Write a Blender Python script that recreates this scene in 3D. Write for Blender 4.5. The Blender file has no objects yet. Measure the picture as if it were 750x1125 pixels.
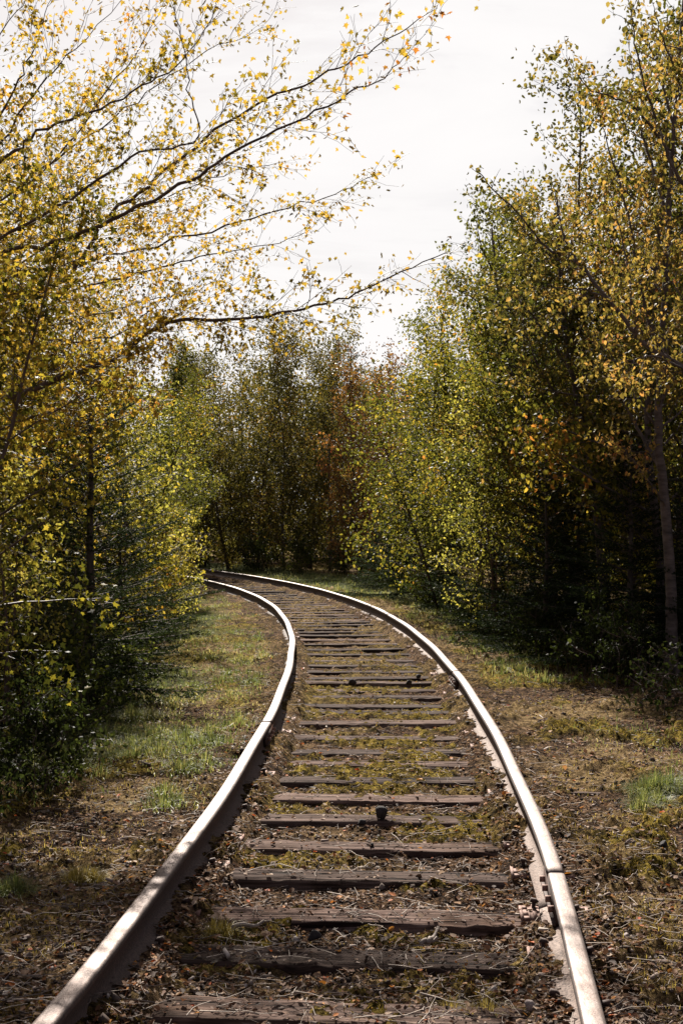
import bpy, math
import numpy as np

PI = math.pi
sc = bpy.context.scene
COL = sc.collection
F = 1562.0            # focal length in photograph pixels (750 wide)
HOR = 568.0
RAIL_TOP = 0.168
CAMZ = 1.38 + RAIL_TOP
SUN_AZ, SUN_EL = math.radians(-9), math.radians(36)

def P3(px, py, Y):
    """a point of the real place seen at px,py when it stands Y metres away"""
    return np.array([(px - 375.0) * Y / F, Y, CAMZ + (HOR - py) * Y / F])

# ------------------------------------------------------------------ noise
def _hash(ix, iy, iz, seed):
    n = (ix.astype(np.int64) * 374761393 + iy.astype(np.int64) * 668265263 + iz.astype(np.int64) * 2147483647 + seed * 1274126177) & 0xffffffff
    n = ((n ^ (n >> 13)) * 1274126177) & 0xffffffff
    n = ((n ^ (n >> 16)) * 2246822519) & 0xffffffff
    return ((n ^ (n >> 15)) & 0xffffff) / float(0xffffff)

def vnoise(x, y, seed=0):
    x = np.asarray(x, float); y = np.asarray(y, float)
    ix = np.floor(x); iy = np.floor(y); fx = x - ix; fy = y - iy
    fx = fx * fx * (3 - 2 * fx); fy = fy * fy * (3 - 2 * fy)
    z = np.zeros_like(ix)
    a = _hash(ix, iy, z, seed); b = _hash(ix + 1, iy, z, seed)
    c = _hash(ix, iy + 1, z, seed); d = _hash(ix + 1, iy + 1, z, seed)
    return (a * (1 - fx) + b * fx) * (1 - fy) + (c * (1 - fx) + d * fx) * fy

def fbm(x, y, seed=0, o=4):
    s = 0; a = .5; t = 0
    for i in range(o):
        s = s + a * vnoise(x, y, seed + i * 17); t += a; a *= .5; x = x * 2.03 + 3.1; y = y * 2.03 + 1.7
    return s / t

def sstep(a, b, x):
    t = np.clip((x - a) / (b - a), 0, 1); return t * t * (3 - 2 * t)

# ------------------------------------------------------------------ mesh building
class Geo:
    def __init__(s): s.v = []; s.f = []; s.n = 0     # f: list of (k, array (m,k))
    def add(s, v, *faces):
        v = np.asarray(v, float).reshape(-1, 3)
        for f in faces:
            s.f.append(np.asarray(f, np.int64) + s.n)
        s.v.append(v); s.n += len(v)
    def mesh(s, name, mats, smooth=False, attr=None):
        me = bpy.data.meshes.new(name)
        V = np.concatenate(s.v) if s.v else np.zeros((0, 3))
        me.vertices.add(len(V)); me.vertices.foreach_set('co', V.astype(np.float32).ravel())
        loops = np.concatenate([f.ravel() for f in s.f]); 
        tot = np.concatenate([np.full(len(f), f.shape[1]) for f in s.f])
        start = np.concatenate([[0], np.cumsum(tot)[:-1]])
        me.loops.add(len(loops)); me.loops.foreach_set('vertex_index', loops.astype(np.int32))
        me.polygons.add(len(tot)); me.polygons.foreach_set('loop_start', start.astype(np.int32))
        if attr is not None:
            a = me.color_attributes.new('mask', 'FLOAT_COLOR', 'POINT')
            a.data.foreach_set('color', attr.astype(np.float32).ravel())
        me.update(calc_edges=True)
        if smooth:
            me.polygons.foreach_set('use_smooth', np.ones(len(tot), bool))
        for m in (mats if isinstance(mats, (list, tuple)) else [mats]): me.materials.append(m)
        return me

def link(name, data, parent=None, loc=None, rot=None, scale=None):
    o = bpy.data.objects.new(name, data); COL.objects.link(o)
    if parent is not None: o.parent = parent
    if loc is not None: o.location = [float(c) for c in loc]
    if rot is not None: o.rotation_euler = rot
    if scale is not None: o.scale = scale if hasattr(scale, '__len__') else (scale,) * 3
    return o

def tag(o, label, cat, group=None):
    o['label'] = label; o['category'] = cat
    if group: o['group'] = group
    return o

def kind(o, k, label=None):
    o['kind'] = k
    if label: o['label'] = label
    return o

def norm(v):
    v = np.asarray(v, float); return v / (np.linalg.norm(v, axis=-1, keepdims=True) + 1e-12)

def tube(g, P, R, k=5, cap=True):
    P = np.asarray(P, float); n = len(P); R = np.broadcast_to(np.asarray(R, float), (n,))
    T = np.empty_like(P); T[1:-1] = P[2:] - P[:-2]; T[0] = P[1] - P[0]; T[-1] = P[-1] - P[-2]; T = norm(T)
    ref = np.array([0, 0, 1.]) if abs(T[:, 2]).mean() < .8 else np.array([1., 0, 0])
    A = norm(np.cross(T, ref)); B = np.cross(T, A)
    a = np.arange(k) * 2 * PI / k
    V = P[:, None] + (A[:, None] * np.cos(a)[None, :, None] + B[:, None] * np.sin(a)[None, :, None]) * R[:, None, None]
    i = np.arange(n - 1)[:, None] * k; j = np.arange(k)[None]; j2 = (j + 1) % k
    Fq = np.stack([i + j, i + j2, i + k + j2, i + k + j], -1).reshape(-1, 4)
    if cap: g.add(V, Fq, np.arange(k)[None, ::-1], (np.arange(k) + (n - 1) * k)[None])
    else: g.add(V, Fq)

def box(g, c, s, rz=0):
    x, y, z = np.asarray(s) / 2.0
    V = np.array([[-x, -y, -z], [x, -y, -z], [x, y, -z], [-x, y, -z], [-x, -y, z], [x, -y, z], [x, y, z], [-x, y, z]])
    co, si = math.cos(rz), math.sin(rz)
    V = np.c_[V[:, 0] * co - V[:, 1] * si, V[:, 0] * si + V[:, 1] * co, V[:, 2]] + np.asarray(c)
    g.add(V, [[0, 3, 2, 1], [4, 5, 6, 7], [0, 1, 5, 4], [1, 2, 6, 5], [2, 3, 7, 6], [3, 0, 4, 7]])

def spline(C, n):
    C = np.asarray(C, float); m = len(C)
    Q = np.vstack([2 * C[0] - C[1], C, 2 * C[-1] - C[-2]])
    t = np.linspace(0, m - 1, n); i = np.minimum(t.astype(int), m - 2); u = (t - i)[:, None]
    p0, p1, p2, p3 = Q[i], Q[i + 1], Q[i + 2], Q[i + 3]
    return .5 * (2 * p1 + (p2 - p0) * u + (2 * p0 - 5 * p1 + 4 * p2 - p3) * u ** 2 + (3 * p1 - p0 - 3 * p2 + p3) * u ** 3)

# leaf templates (x across, y along, z normal) and faces
T_OVAL = (np.array([[0, 0, 0], [.30, .3, .08], [.22, .72, .06], [0, 1, -.05], [-.22, .72, .06], [-.30, .3, .08]]), [[0, 1, 2, 3], [0, 3, 4, 5]])
T_MAPLE = (np.array([[0, 0, 0], [.26, -.1, .04], [.27, .16, .07], [.56, .34, .0], [.24, .44, .06], [.15, .62, .05], [0, 1, -.06],
                     [-.15, .62, .05], [-.24, .44, .06], [-.56, .34, .0], [-.27, .16, .07], [-.26, -.1, .04]]),
           [[0, 1, 2, 3, 4, 5, 6], [0, 6, 7, 8, 9, 10, 11]])
T_CURL = (np.array([[0, 0, 0], [.32, .25, .22], [.28, .75, .16], [0, 1, .1], [-.24, .72, .2], [-.34, .3, .12]]), [[0, 1, 2, 3], [0, 3, 4, 5]])
T_NEEDLE = (np.array([[-.09, 0, 0], [.09, 0, 0], [0, 1, 0]]), [[0, 1, 2]])
T_CHIP = (np.array([[-.15, 0, 0], [.15, .05, 0], [.12, 1, .05], [-.12, .9, .05], [-.13, .05, .16], [.12, .1, .16], [.1, .92, .2], [-.1, .85, .18]]),
          [[0, 1, 5, 4], [1, 2, 6, 5], [2, 3, 7, 6], [3, 0, 4, 7], [4, 5, 6, 7], [0, 3, 2, 1]])

def scatter(g, T, pos, size, rng, nrm=None, dirs=None, njit=1.0, widthvar=.25):
    """instances of the template T as real faces"""
    pos = np.asarray(pos, float).reshape(-1, 3); m = len(pos)
    if m == 0: return
    N = rng.normal(size=(m, 3)) * njit
    if nrm is not None: N = N + np.asarray(nrm)
    N = norm(N)
    D = rng.normal(size=(m, 3)) if dirs is None else np.asarray(dirs) + rng.normal(size=(m, 3)) * .5
    D = norm(D - N * (D * N).sum(1, keepdims=True)); S = np.cross(D, N)
    size = np.broadcast_to(np.asarray(size, float), (m,))
    w = size * (1 + rng.uniform(-widthvar, widthvar, m))
    cz = size * rng.uniform(.3, 1.8, m)
    V = pos[:, None] + T[0][None, :, 0, None] * (S * w[:, None])[:, None] + T[0][None, :, 1, None] * (D * size[:, None])[:, None] + T[0][None, :, 2, None] * (N * cz[:, None])[:, None]
    k = len(T[0]); base = np.arange(m)[:, None, None] * k
    byk = {}
    for f in T[1]: byk.setdefault(len(f), []).append(f)
    fs = [(base + np.array(fl)[None]).reshape(-1, kk) for kk, fl in byk.items()]
    g.add(V, *fs)

# ------------------------------------------------------------------ materials
def mat(name):
    m = bpy.data.materials.new(name); m.use_nodes = True
    nt = m.node_tree; nt.nodes.clear()
    out = nt.nodes.new('ShaderNodeOutputMaterial')
    return m, nt, out

def N(nt, t, **kw):
    n = nt.nodes.new(t)
    for k, v in kw.items():
        if k in n.inputs: n.inputs[k].default_value = v
        else: setattr(n, k, v)
    return n

def ramp(nt, fac, stops, interp='LINEAR'):
    r = nt.nodes.new('ShaderNodeValToRGB'); r.color_ramp.interpolation = interp
    e = r.color_ramp.elements
    while len(e) < len(stops): e.new(.5)
    for el, (p, c) in zip(e, stops): el.position = p; el.color = (*c, 1) if len(c) == 3 else c
    nt.links.new(fac, r.inputs[0]); return r.outputs[0]

def mixc(nt, fac, a, b, mode='MIX'):
    m = nt.nodes.new('ShaderNodeMix'); m.data_type = 'RGBA'; m.blend_type = mode
    for s, v in ((m.inputs[0], fac), (m.inputs[6], a), (m.inputs[7], b)):
        if hasattr(v, 'is_output'): nt.links.new(v, s)
        elif isinstance(v, (int, float)): s.default_value = v
        else: s.default_value = (*v, 1)
    return m.outputs[2]

def noise(nt, scale, detail=4, rough=.6, vec=None, dist=0.):
    n = N(nt, 'ShaderNodeTexNoise', Scale=scale, Detail=detail, Roughness=rough, Distortion=dist)
    if vec is not None: nt.links.new(vec, n.inputs['Vector'])
    return n.outputs['Fac']

def leaf_mat(name, stops, trans=.5, rough=.5, boost=1.5, clump=0.6, spec=.2):
    m, nt, out = mat(name)
    geo = N(nt, 'ShaderNodeNewGeometry'); oi = N(nt, 'ShaderNodeObjectInfo'); tc = N(nt, 'ShaderNodeTexCoord')
    cl = noise(nt, clump, 2, .5, geo.outputs['Position'])
    mm = N(nt, 'ShaderNodeMath', operation='MULTIPLY_ADD'); nt.links.new(geo.outputs['Random Per Island'], mm.inputs[0]); mm.inputs[1].default_value = .62
    m2 = N(nt, 'ShaderNodeMath', operation='MULTIPLY_ADD'); nt.links.new(cl, m2.inputs[0]); m2.inputs[1].default_value = 1.3; m2.inputs[2].default_value = -.46
    nt.links.new(m2.outputs[0], mm.inputs[2])
    c = ramp(nt, mm.outputs[0], stops)
    p = N(nt, 'ShaderNodeBsdfPrincipled', Roughness=rough)
    p.inputs['Specular IOR Level'].default_value = spec
    nt.links.new(c, p.inputs['Base Color'])
    tcx = mixc(nt, 1.0, c, (boost, boost * .98, boost * .62), 'MULTIPLY')
    t = N(nt, 'ShaderNodeBsdfTranslucent'); nt.links.new(tcx, t.inputs['Color'])
    mx = N(nt, 'ShaderNodeMixShader'); mx.inputs[0].default_value = trans
    nt.links.new(p.outputs[0], mx.inputs[1]); nt.links.new(t.outputs[0], mx.inputs[2]); nt.links.new(mx.outputs[0], out.inputs['Surface'])
    return m

def rough_mat(name, stops, scale=20, rough=.85, bump=.4, stretch=None, metallic=0., spec=.3, bscale=None, bdist=.01, detail=6):
    m, nt, out = mat(name)
    tc = N(nt, 'ShaderNodeTexCoord'); vec = tc.outputs['Object']
    if stretch:
        mp = N(nt, 'ShaderNodeMapping'); mp.inputs['Scale'].default_value = stretch; nt.links.new(vec, mp.inputs[0]); vec = mp.outputs[0]
    f = noise(nt, scale, detail, .65, vec)
    c = ramp(nt, f, stops)
    p = N(nt, 'ShaderNodeBsdfPrincipled', Roughness=rough, Metallic=metallic)
    p.inputs['Specular IOR Level'].default_value = spec
    nt.links.new(c, p.inputs['Base Color'])
    f2 = noise(nt, bscale or scale * 2, detail, .7, vec)
    b = N(nt, 'ShaderNodeBump', Strength=bump, Distance=bdist); nt.links.new(f2, b.inputs['Height']); nt.links.new(b.outputs[0], p.inputs['Normal'])
    nt.links.new(p.outputs[0], out.inputs['Surface'])
    return m

def island_mat(name, stops, rough=.8, spec=.3, trans=0.):
    m, nt, out = mat(name)
    geo = N(nt, 'ShaderNodeNewGeometry')
    c = ramp(nt, geo.outputs['Random Per Island'], stops)
    p = N(nt, 'ShaderNodeBsdfPrincipled', Roughness=rough); p.inputs['Specular IOR Level'].default_value = spec
    nt.links.new(c, p.inputs['Base Color'])
    if trans:
        t = N(nt, 'ShaderNodeBsdfTranslucent'); nt.links.new(c, t.inputs['Color'])
        mx = N(nt, 'ShaderNodeMixShader'); mx.inputs[0].default_value = trans
        nt.links.new(p.outputs[0], mx.inputs[1]); nt.links.new(t.outputs[0], mx.inputs[2]); nt.links.new(mx.outputs[0], out.inputs['Surface'])
    else: nt.links.new(p.outputs[0], out.inputs['Surface'])
    return m

M = {}
M['maple_leaf'] = leaf_mat('maple_leaf', [(0, (.05, .046, .01)), (.3, (.14, .105, .018)), (.6, (.28, .185, .032)), (.85, (.34, .20, .04)), (1, (.26, .10, .025))], .55, .6, 1.6)
M['sapling_leaf'] = leaf_mat('sapling_leaf', [(0, (.014, .016, .004)), (.38, (.05, .05, .009)), (.62, (.18, .15, .022)), (.85, (.30, .22, .035)), (1, (.32, .14, .03))], .55, .6, 1.6)
M['birch_leaf'] = leaf_mat('birch_leaf', [(0, (.018, .022, .007)), (.45, (.045, .048, .010)), (.72, (.11, .10, .018)), (.92, (.24, .17, .03)), (1, (.28, .12, .03))], .55, .6, 1.85)
M['birch_gold'] = leaf_mat('birch_gold', [(0, (.03, .032, .01)), (.4, (.085, .075, .02)), (.65, (.22, .16, .045)), (.88, (.34, .20, .07)), (1, (.30, .12, .05))], .5, .6, 1.3)
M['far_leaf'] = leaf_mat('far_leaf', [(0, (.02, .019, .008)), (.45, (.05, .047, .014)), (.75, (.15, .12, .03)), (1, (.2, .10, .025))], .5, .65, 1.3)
M['red_leaf'] = leaf_mat('red_leaf', [(0, (.06, .03, .016)), (.4, (.13, .06, .026)), (.75, (.22, .12, .035)), (1, (.2, .055, .03))], .45, .5, 1.4)
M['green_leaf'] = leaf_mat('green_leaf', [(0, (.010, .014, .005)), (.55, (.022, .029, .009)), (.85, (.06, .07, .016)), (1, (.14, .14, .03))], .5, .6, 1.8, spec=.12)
M['bush_leaf'] = leaf_mat('bush_leaf', [(0, (.06, .065, .02)), (.5, (.18, .17, .04)), (1, (.34, .27, .08))], .55, .6, 1.9)
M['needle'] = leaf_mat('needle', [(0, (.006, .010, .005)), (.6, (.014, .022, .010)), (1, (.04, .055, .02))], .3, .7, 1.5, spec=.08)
M['grass'] = leaf_mat('grass', [(0, (.045, .062, .024)), (.42, (.11, .135, .05)), (.68, (.20, .20, .085)), (.85, (.34, .29, .15)), (1, (.46, .38, .22))], .45, .5, 1.3)
M['dry_grass'] = leaf_mat('dry_grass', [(0, (.14, .11, .03)), (.5, (.26, .2, .06)), (1, (.4, .31, .14))], .4, .5, 1.2)
M['bark'] = rough_mat('bark', [(.3, (.035, .026, .022)), (.6, (.09, .068, .058)), (.8, (.14, .11, .095))], 14, .9, .6, (1, 1, .35))
M['twig_bark'] = rough_mat('twig_bark', [(.3, (.05, .032, .026)), (.7, (.11, .07, .055))], 9, .6, .3)
M['birch_bark'] = rough_mat('birch_bark', [(.3, (.03, .022, .02)), (.5, (.085, .063, .057)), (.75, (.15, .115, .105))], 7, .7, .4, (1, 1, 3.2))
M['litter'] = island_mat('litter', [(0, (.025, .014, .009)), (.35, (.07, .034, .018)), (.6, (.13, .06, .03)), (.8, (.2, .11, .06)), (.92, (.33, .24, .17)), (.97, (.4, .17, .03)), (1, (.36, .07, .02))], .7, .12, .3)
M['stone'] = island_mat('stone', [(0, (.03, .022, .018)), (.6, (.08, .06, .05)), (.9, (.15, .12, .10)), (1, (.34, .3, .27))], .9, .08)
M['chip'] = island_mat('chip', [(0, (.05, .036, .028)), (.6, (.12, .09, .07)), (.9, (.26, .2, .17)), (1, (.5, .44, .38))], .85, .1)
M['moss'] = island_mat('moss', [(0, (.05, .038, .008)), (.35, (.13, .095, .014)), (.7, (.27, .17, .03)), (1, (.38, .25, .09))], .9, .05, .4)
M['rock'] = rough_mat('rock', [(.35, (.012, .009, .009)), (.7, (.04, .032, .03))], 30, .85, .8)
M['pale_rock'] = rough_mat('pale_rock', [(.35, (.16, .12, .11)), (.7, (.33, .27, .25))], 30, .85, .8)
M['stick'] = rough_mat('stick', [(.3, (.12, .09, .075)), (.7, (.34, .28, .23))], 25, .8, .5)
M['rust'] = rough_mat('rust', [(.3, (.10, .05, .038)), (.5, (.19, .105, .08)), (.7, (.30, .19, .155))], 60, .8, .5, bdist=.003)
M['dark_rust'] = rough_mat('dark_rust', [(.3, (.025, .015, .012)), (.7, (.08, .045, .035))], 60, .8, .5, bdist=.003)

def rail_mat(sunlit_foot):
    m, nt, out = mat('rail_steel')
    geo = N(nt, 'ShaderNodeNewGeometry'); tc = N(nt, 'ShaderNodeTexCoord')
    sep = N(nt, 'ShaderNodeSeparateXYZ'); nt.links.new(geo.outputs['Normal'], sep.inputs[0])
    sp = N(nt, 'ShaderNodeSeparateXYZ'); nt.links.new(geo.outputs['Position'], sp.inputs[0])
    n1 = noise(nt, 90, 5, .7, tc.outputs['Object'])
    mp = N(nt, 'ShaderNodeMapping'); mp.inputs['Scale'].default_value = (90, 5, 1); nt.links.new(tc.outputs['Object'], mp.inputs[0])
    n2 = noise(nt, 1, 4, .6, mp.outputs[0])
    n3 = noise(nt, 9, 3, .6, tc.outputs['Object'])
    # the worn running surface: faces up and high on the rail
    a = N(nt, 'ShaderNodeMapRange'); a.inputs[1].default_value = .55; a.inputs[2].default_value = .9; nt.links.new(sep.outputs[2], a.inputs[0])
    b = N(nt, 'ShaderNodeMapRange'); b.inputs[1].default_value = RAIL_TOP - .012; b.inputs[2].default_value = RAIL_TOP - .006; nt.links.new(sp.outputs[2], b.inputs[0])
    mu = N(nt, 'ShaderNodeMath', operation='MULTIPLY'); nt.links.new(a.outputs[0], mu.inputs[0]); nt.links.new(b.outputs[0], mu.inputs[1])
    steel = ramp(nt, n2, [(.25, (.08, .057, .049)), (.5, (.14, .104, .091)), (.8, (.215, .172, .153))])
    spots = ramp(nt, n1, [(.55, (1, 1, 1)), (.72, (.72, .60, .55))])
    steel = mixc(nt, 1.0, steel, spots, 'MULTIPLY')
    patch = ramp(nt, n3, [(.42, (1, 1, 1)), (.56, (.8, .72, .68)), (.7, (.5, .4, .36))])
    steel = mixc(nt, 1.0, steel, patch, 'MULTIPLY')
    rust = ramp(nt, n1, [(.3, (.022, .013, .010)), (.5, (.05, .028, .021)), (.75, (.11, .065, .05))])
    lo = N(nt, 'ShaderNodeMapRange'); lo.inputs[1].default_value = .075; lo.inputs[2].default_value = .05; lo.inputs[4].default_value = 1.0 if sunlit_foot else .12; nt.links.new(sp.outputs[2], lo.inputs[0])
    lit_dust = ramp(nt, n1, [(.38, (.05, .03, .023)), (.5, (.17, .115, .09)), (.7, (.28, .21, .18))])  # dusty rust with the sunlit paleness of the low faces painted in
    rust = mixc(nt, lo.outputs[0], rust, lit_dust)
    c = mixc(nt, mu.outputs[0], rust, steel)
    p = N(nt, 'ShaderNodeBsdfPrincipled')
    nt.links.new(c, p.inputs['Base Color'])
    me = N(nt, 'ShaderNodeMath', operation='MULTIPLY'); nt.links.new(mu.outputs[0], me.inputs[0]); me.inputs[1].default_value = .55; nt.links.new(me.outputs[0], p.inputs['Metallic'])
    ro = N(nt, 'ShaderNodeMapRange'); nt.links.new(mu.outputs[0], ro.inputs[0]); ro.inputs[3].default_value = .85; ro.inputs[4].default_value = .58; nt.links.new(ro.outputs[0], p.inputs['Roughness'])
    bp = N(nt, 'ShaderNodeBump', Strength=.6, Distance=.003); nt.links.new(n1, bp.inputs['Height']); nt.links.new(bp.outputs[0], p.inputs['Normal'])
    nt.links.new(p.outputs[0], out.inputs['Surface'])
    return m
M['rail'] = rail_mat(True); M['shaded_rail'] = rail_mat(False)  # right copy painted sunlit low down, left copy painted dark for its shade


def tie_mat():
    m, nt, out = mat('weathered_tie_wood')
    tc = N(nt, 'ShaderNodeTexCoord'); oi = N(nt, 'ShaderNodeObjectInfo')
    off = N(nt, 'ShaderNodeVectorMath', operation='SCALE'); off.inputs[0].default_value = (3, 1.7, .5)
    mulr = N(nt, 'ShaderNodeMath', operation='MULTIPLY'); mulr.inputs[1].default_value = 13; nt.links.new(oi.outputs['Random'], mulr.inputs[0]); nt.links.new(mulr.outputs[0], off.inputs['Scale'])
    ad = N(nt, 'ShaderNodeVectorMath', operation='ADD'); nt.links.new(tc.outputs['Object'], ad.inputs[0]); nt.links.new(off.outputs[0], ad.inputs[1])
    mp = N(nt, 'ShaderNodeMapping'); mp.inputs['Scale'].default_value = (2.2, 70, 30); nt.links.new(ad.outputs[0], mp.inputs[0])
    g = noise(nt, 1, 6, .65, mp.outputs[0], .4)
    mp2 = N(nt, 'ShaderNodeMapping'); mp2.inputs['Scale'].default_value = (1.1, 22, 22); nt.links.new(ad.outputs[0], mp2.inputs[0])
    g2 = noise(nt, 1, 3, .5, mp2.outputs[0], .6)
    c = ramp(nt, g, [(.34, (.010, .006, .005)), (.47, (.04, .027, .022)), (.60, (.09, .064, .054)), (.76, (.19, .145, .125))])
    cr = ramp(nt, g2, [(.34, (.12, .1, .1)), (.42, (1, 1, 1))])
    c = mixc(nt, 1.0, c, cr, 'MULTIPLY')
    tv = ramp(nt, oi.outputs['Random'], [(0, (.7, .66, .64)), (.6, (1.15, 1.12, 1.1)), (1, (2.0, 1.9, 1.85))]); c = mixc(nt, 1.0, c, tv, 'MULTIPLY')
    st = noise(nt, 3.2, 4, .6, ad.outputs[0])
    soil = ramp(nt, st, [(.5, (1, 1, 1)), (.7, (.5, .42, .33))])
    c = mixc(nt, 1.0, c, soil, 'MULTIPLY')
    p = N(nt, 'ShaderNodeBsdfPrincipled', Roughness=.95); p.inputs['Specular IOR Level'].default_value = .06
    nt.links.new(c, p.inputs['Base Color'])
    bp = N(nt, 'ShaderNodeBump', Strength=.8, Distance=.006); nt.links.new(g, bp.inputs['Height'])
    bp2 = N(nt, 'ShaderNodeBump', Strength=.7, Distance=.012); nt.links.new(cr, bp2.inputs['Height']); nt.links.new(bp.outputs[0], bp2.inputs['Normal'])
    nt.links.new(bp2.outputs[0], p.inputs['Normal']); nt.links.new(p.outputs[0], out.inputs['Surface'])
    return m
M['tie'] = tie_mat()

def ground_mat():
    m, nt, out = mat('ground_soil_moss')
    geo = N(nt, 'ShaderNodeNewGeometry'); pos = geo.outputs['Position']
    at = N(nt, 'ShaderNodeAttribute', attribute_name='mask')
    sep = N(nt, 'ShaderNodeSeparateColor'); nt.links.new(at.outputs['Color'], sep.inputs[0])
    n1a = noise(nt, 45, 6, .75, pos); n1b = noise(nt, 13, 5, .7, pos); n1 = ramp(nt, mixc(nt, .4, n1a, n1b), [(.32, (.28, .28, .28)), (.68, (.74, .74, .74))]); n2 = noise(nt, 7, 5, .65, pos); n3 = noise(nt, 160, 3, .7, pos)
    soil = ramp(nt, n1, [(.38, (.009, .006, .004)), (.48, (.042, .026, .017)), (.57, (.17, .105, .06)), (.68, (.38, .26, .165))])
    moss = ramp(nt, n1, [(.38, (.012, .010, .003)), (.48, (.07, .054, .012)), (.58, (.28, .205, .034)), (.70, (.52, .39, .11))])
    straw = ramp(nt, n1, [(.38, (.03, .02, .010)), (.5, (.19, .13, .06)), (.68, (.48, .35, .19))])
    grs = ramp(nt, n1, [(.3, (.025, .035, .012)), (.5, (.07, .085, .03)), (.75, (.16, .16, .07))])
    c = mixc(nt, sep.outputs[0], soil, moss)
    c = mixc(nt, sep.outputs[1], c, straw)
    c = mixc(nt, sep.outputs[2], c, grs)
    v = ramp(nt, n2, [(.35, (.5, .46, .44)), (.6, (1.1, 1.08, 1.05))])
    c = mixc(nt, 1.0, c, v, 'MULTIPLY')
    p = N(nt, 'ShaderNodeBsdfPrincipled', Roughness=1.0); p.inputs['Specular IOR Level'].default_value = .02
    nt.links.new(c, p.inputs['Base Color'])
    b1 = N(nt, 'ShaderNodeBump', Strength=1.0, Distance=.05); nt.links.new(n1, b1.inputs['Height'])
    b2 = N(nt, 'ShaderNodeBump', Strength=.7, Distance=.008); nt.links.new(n3, b2.inputs['Height']); nt.links.new(b1.outputs[0], b2.inputs['Normal'])
    nt.links.new(b2.outputs[0], p.inputs['Normal']); nt.links.new(p.outputs[0], out.inputs['Surface'])
    return m
M['ground'] = ground_mat()

# ------------------------------------------------------------------ the track centre line
PC = np.array([2.637076519279249e-07, -2.57859445289568e-05, 0.000843744010279906, -0.017214899614051146, 0.19870676050393096, -0.6211688383868799])
DPC = np.polyder(PC)
ys = np.arange(-6, 36.01, .05)
xs = np.where(ys > 1, np.polyval(PC, ys), np.polyval(PC, 1) + (ys - 1) * np.polyval(DPC, 1))
cl = [np.c_[xs, ys]]
p = cl[0][-1].copy(); th = math.atan(np.polyval(DPC, 36)); ex = []
for i in range(900):
    th -= math.radians(.85) * .05; p = p + .05 * np.array([math.sin(th), math.cos(th)]); ex.append(p.copy())
CL = np.vstack([cl[0], ex])
ARC = np.r_[0, np.cumsum(np.linalg.norm(np.diff(CL, axis=0), axis=1))]
TAN = norm(np.gradient(CL, axis=0)); NRM = np.c_[TAN[:, 1], -TAN[:, 0]]      # to the right
def at_arc(s):
    i = np.interp(s, ARC, np.arange(len(CL)))
    f = lambda A: np.stack([np.interp(i, np.arange(len(CL)), A[:, k]) for k in (0, 1)], -1)
    return f(CL), norm(f(TAN)), norm(f(NRM))
def arc_of_y(y): return np.interp(y, CL[:len(xs), 1], ARC[:len(xs)])
_CLs = CL[::8]; _NRs = NRM[::8]
def lateral(x, y):
    """signed distance right of the track centre line"""
    x = np.asarray(x, float); y = np.asarray(y, float)
    out = np.empty(x.shape); xf = x.ravel(); yf = y.ravel(); o = np.empty(len(xf))
    for a in range(0, len(xf), 20000):
        dx = xf[a:a + 20000, None] - _CLs[None, :, 0]; dy = yf[a:a + 20000, None] - _CLs[None, :, 1]
        k = (dx * dx + dy * dy).argmin(1); r = np.arange(len(k))
        o[a:a + 20000] = dx[r, k] * _NRs[k, 0] + dy[r, k] * _NRs[k, 1]
        far = np.abs(o[a:a + 20000]) < 0
    return o.reshape(x.shape)

def ground_z(x, y, s=None, masks=False):
    if s is None: s = lateral(x, y)
    a = np.abs(s)
    big = fbm(x * .9, y * .9, 3, 3) - .5
    med = fbm(x * 5, y * 5, 11, 3) - .5
    fine = fbm(x * 26, y * 26, 23, 3) - .5
    mossn = fbm(x * 2.3 + 9, y * 2.3, 41, 4) + .25 * (fbm(x * 12, y * 12, 43, 2) - .5)
    moss = sstep(.44, .56, mossn)
    inside = 1 - sstep(.55, .68, a)
    heap = sstep(.54, .63, a) * (1 - sstep(.95, 1.15, a))
    outside = sstep(.9, 1.2, a)
    z = inside * (-.04 + .036 * big + .03 * med) + heap * (.030 - .036 * (1 - sstep(.18, .5, np.abs(y - 5.75))) * (s > 0) + .036 * med + .012 * big) + outside * (.012 + .05 * big + .025 * med)
    z = z + .034 * fine * (.5 + fbm(x * 3, y * 3, 91, 2)) + .022 * (fbm(x * 11, y * 11, 29, 2) - .5) + moss * (.016 + .02 * outside * sstep(.45, .68, fbm(x * 3.1, y * 3.1, 97, 3)) * (s > 0)) * (1 + fine * 2)
    # shoulder and verge: gently falling left, rising slightly under the trees
    z = z - .10 * sstep(1.4, 3.2, np.where(s < 0, a, 0)) + .06 * sstep(1.6, 3.5, np.where(s > 0, a, 0))
    z = z + .9 * sstep(8, 60, a) * (big + .3) 
    if not masks: return z
    straw = sstep(.5, .62, fbm(x * 1.7, y * 1.7 + 5, 61, 4)) * (.35 + .65 * outside)
    gr = np.zeros_like(z)
    lg = sstep(1.25, 1.9, -s) * (1 - sstep(3.6, 4.4, -s)) * sstep(9.5, 12, y)
    rg = sstep(1.5, 1.9, s) * (1 - sstep(3.0, 4.0, s)) * sstep(15, 19, y)
    gr = np.clip(lg * sstep(.38, .55, fbm(x * 1.3, y * .9, 71, 3)) + rg, 0, 1)
    return z, np.stack([moss * (.35 + .65 * (1 - heap)) * (1 - .55 * sstep(11, 20, y) * (1 - outside)), straw, gr, np.ones_like(z)], -1)

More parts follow.
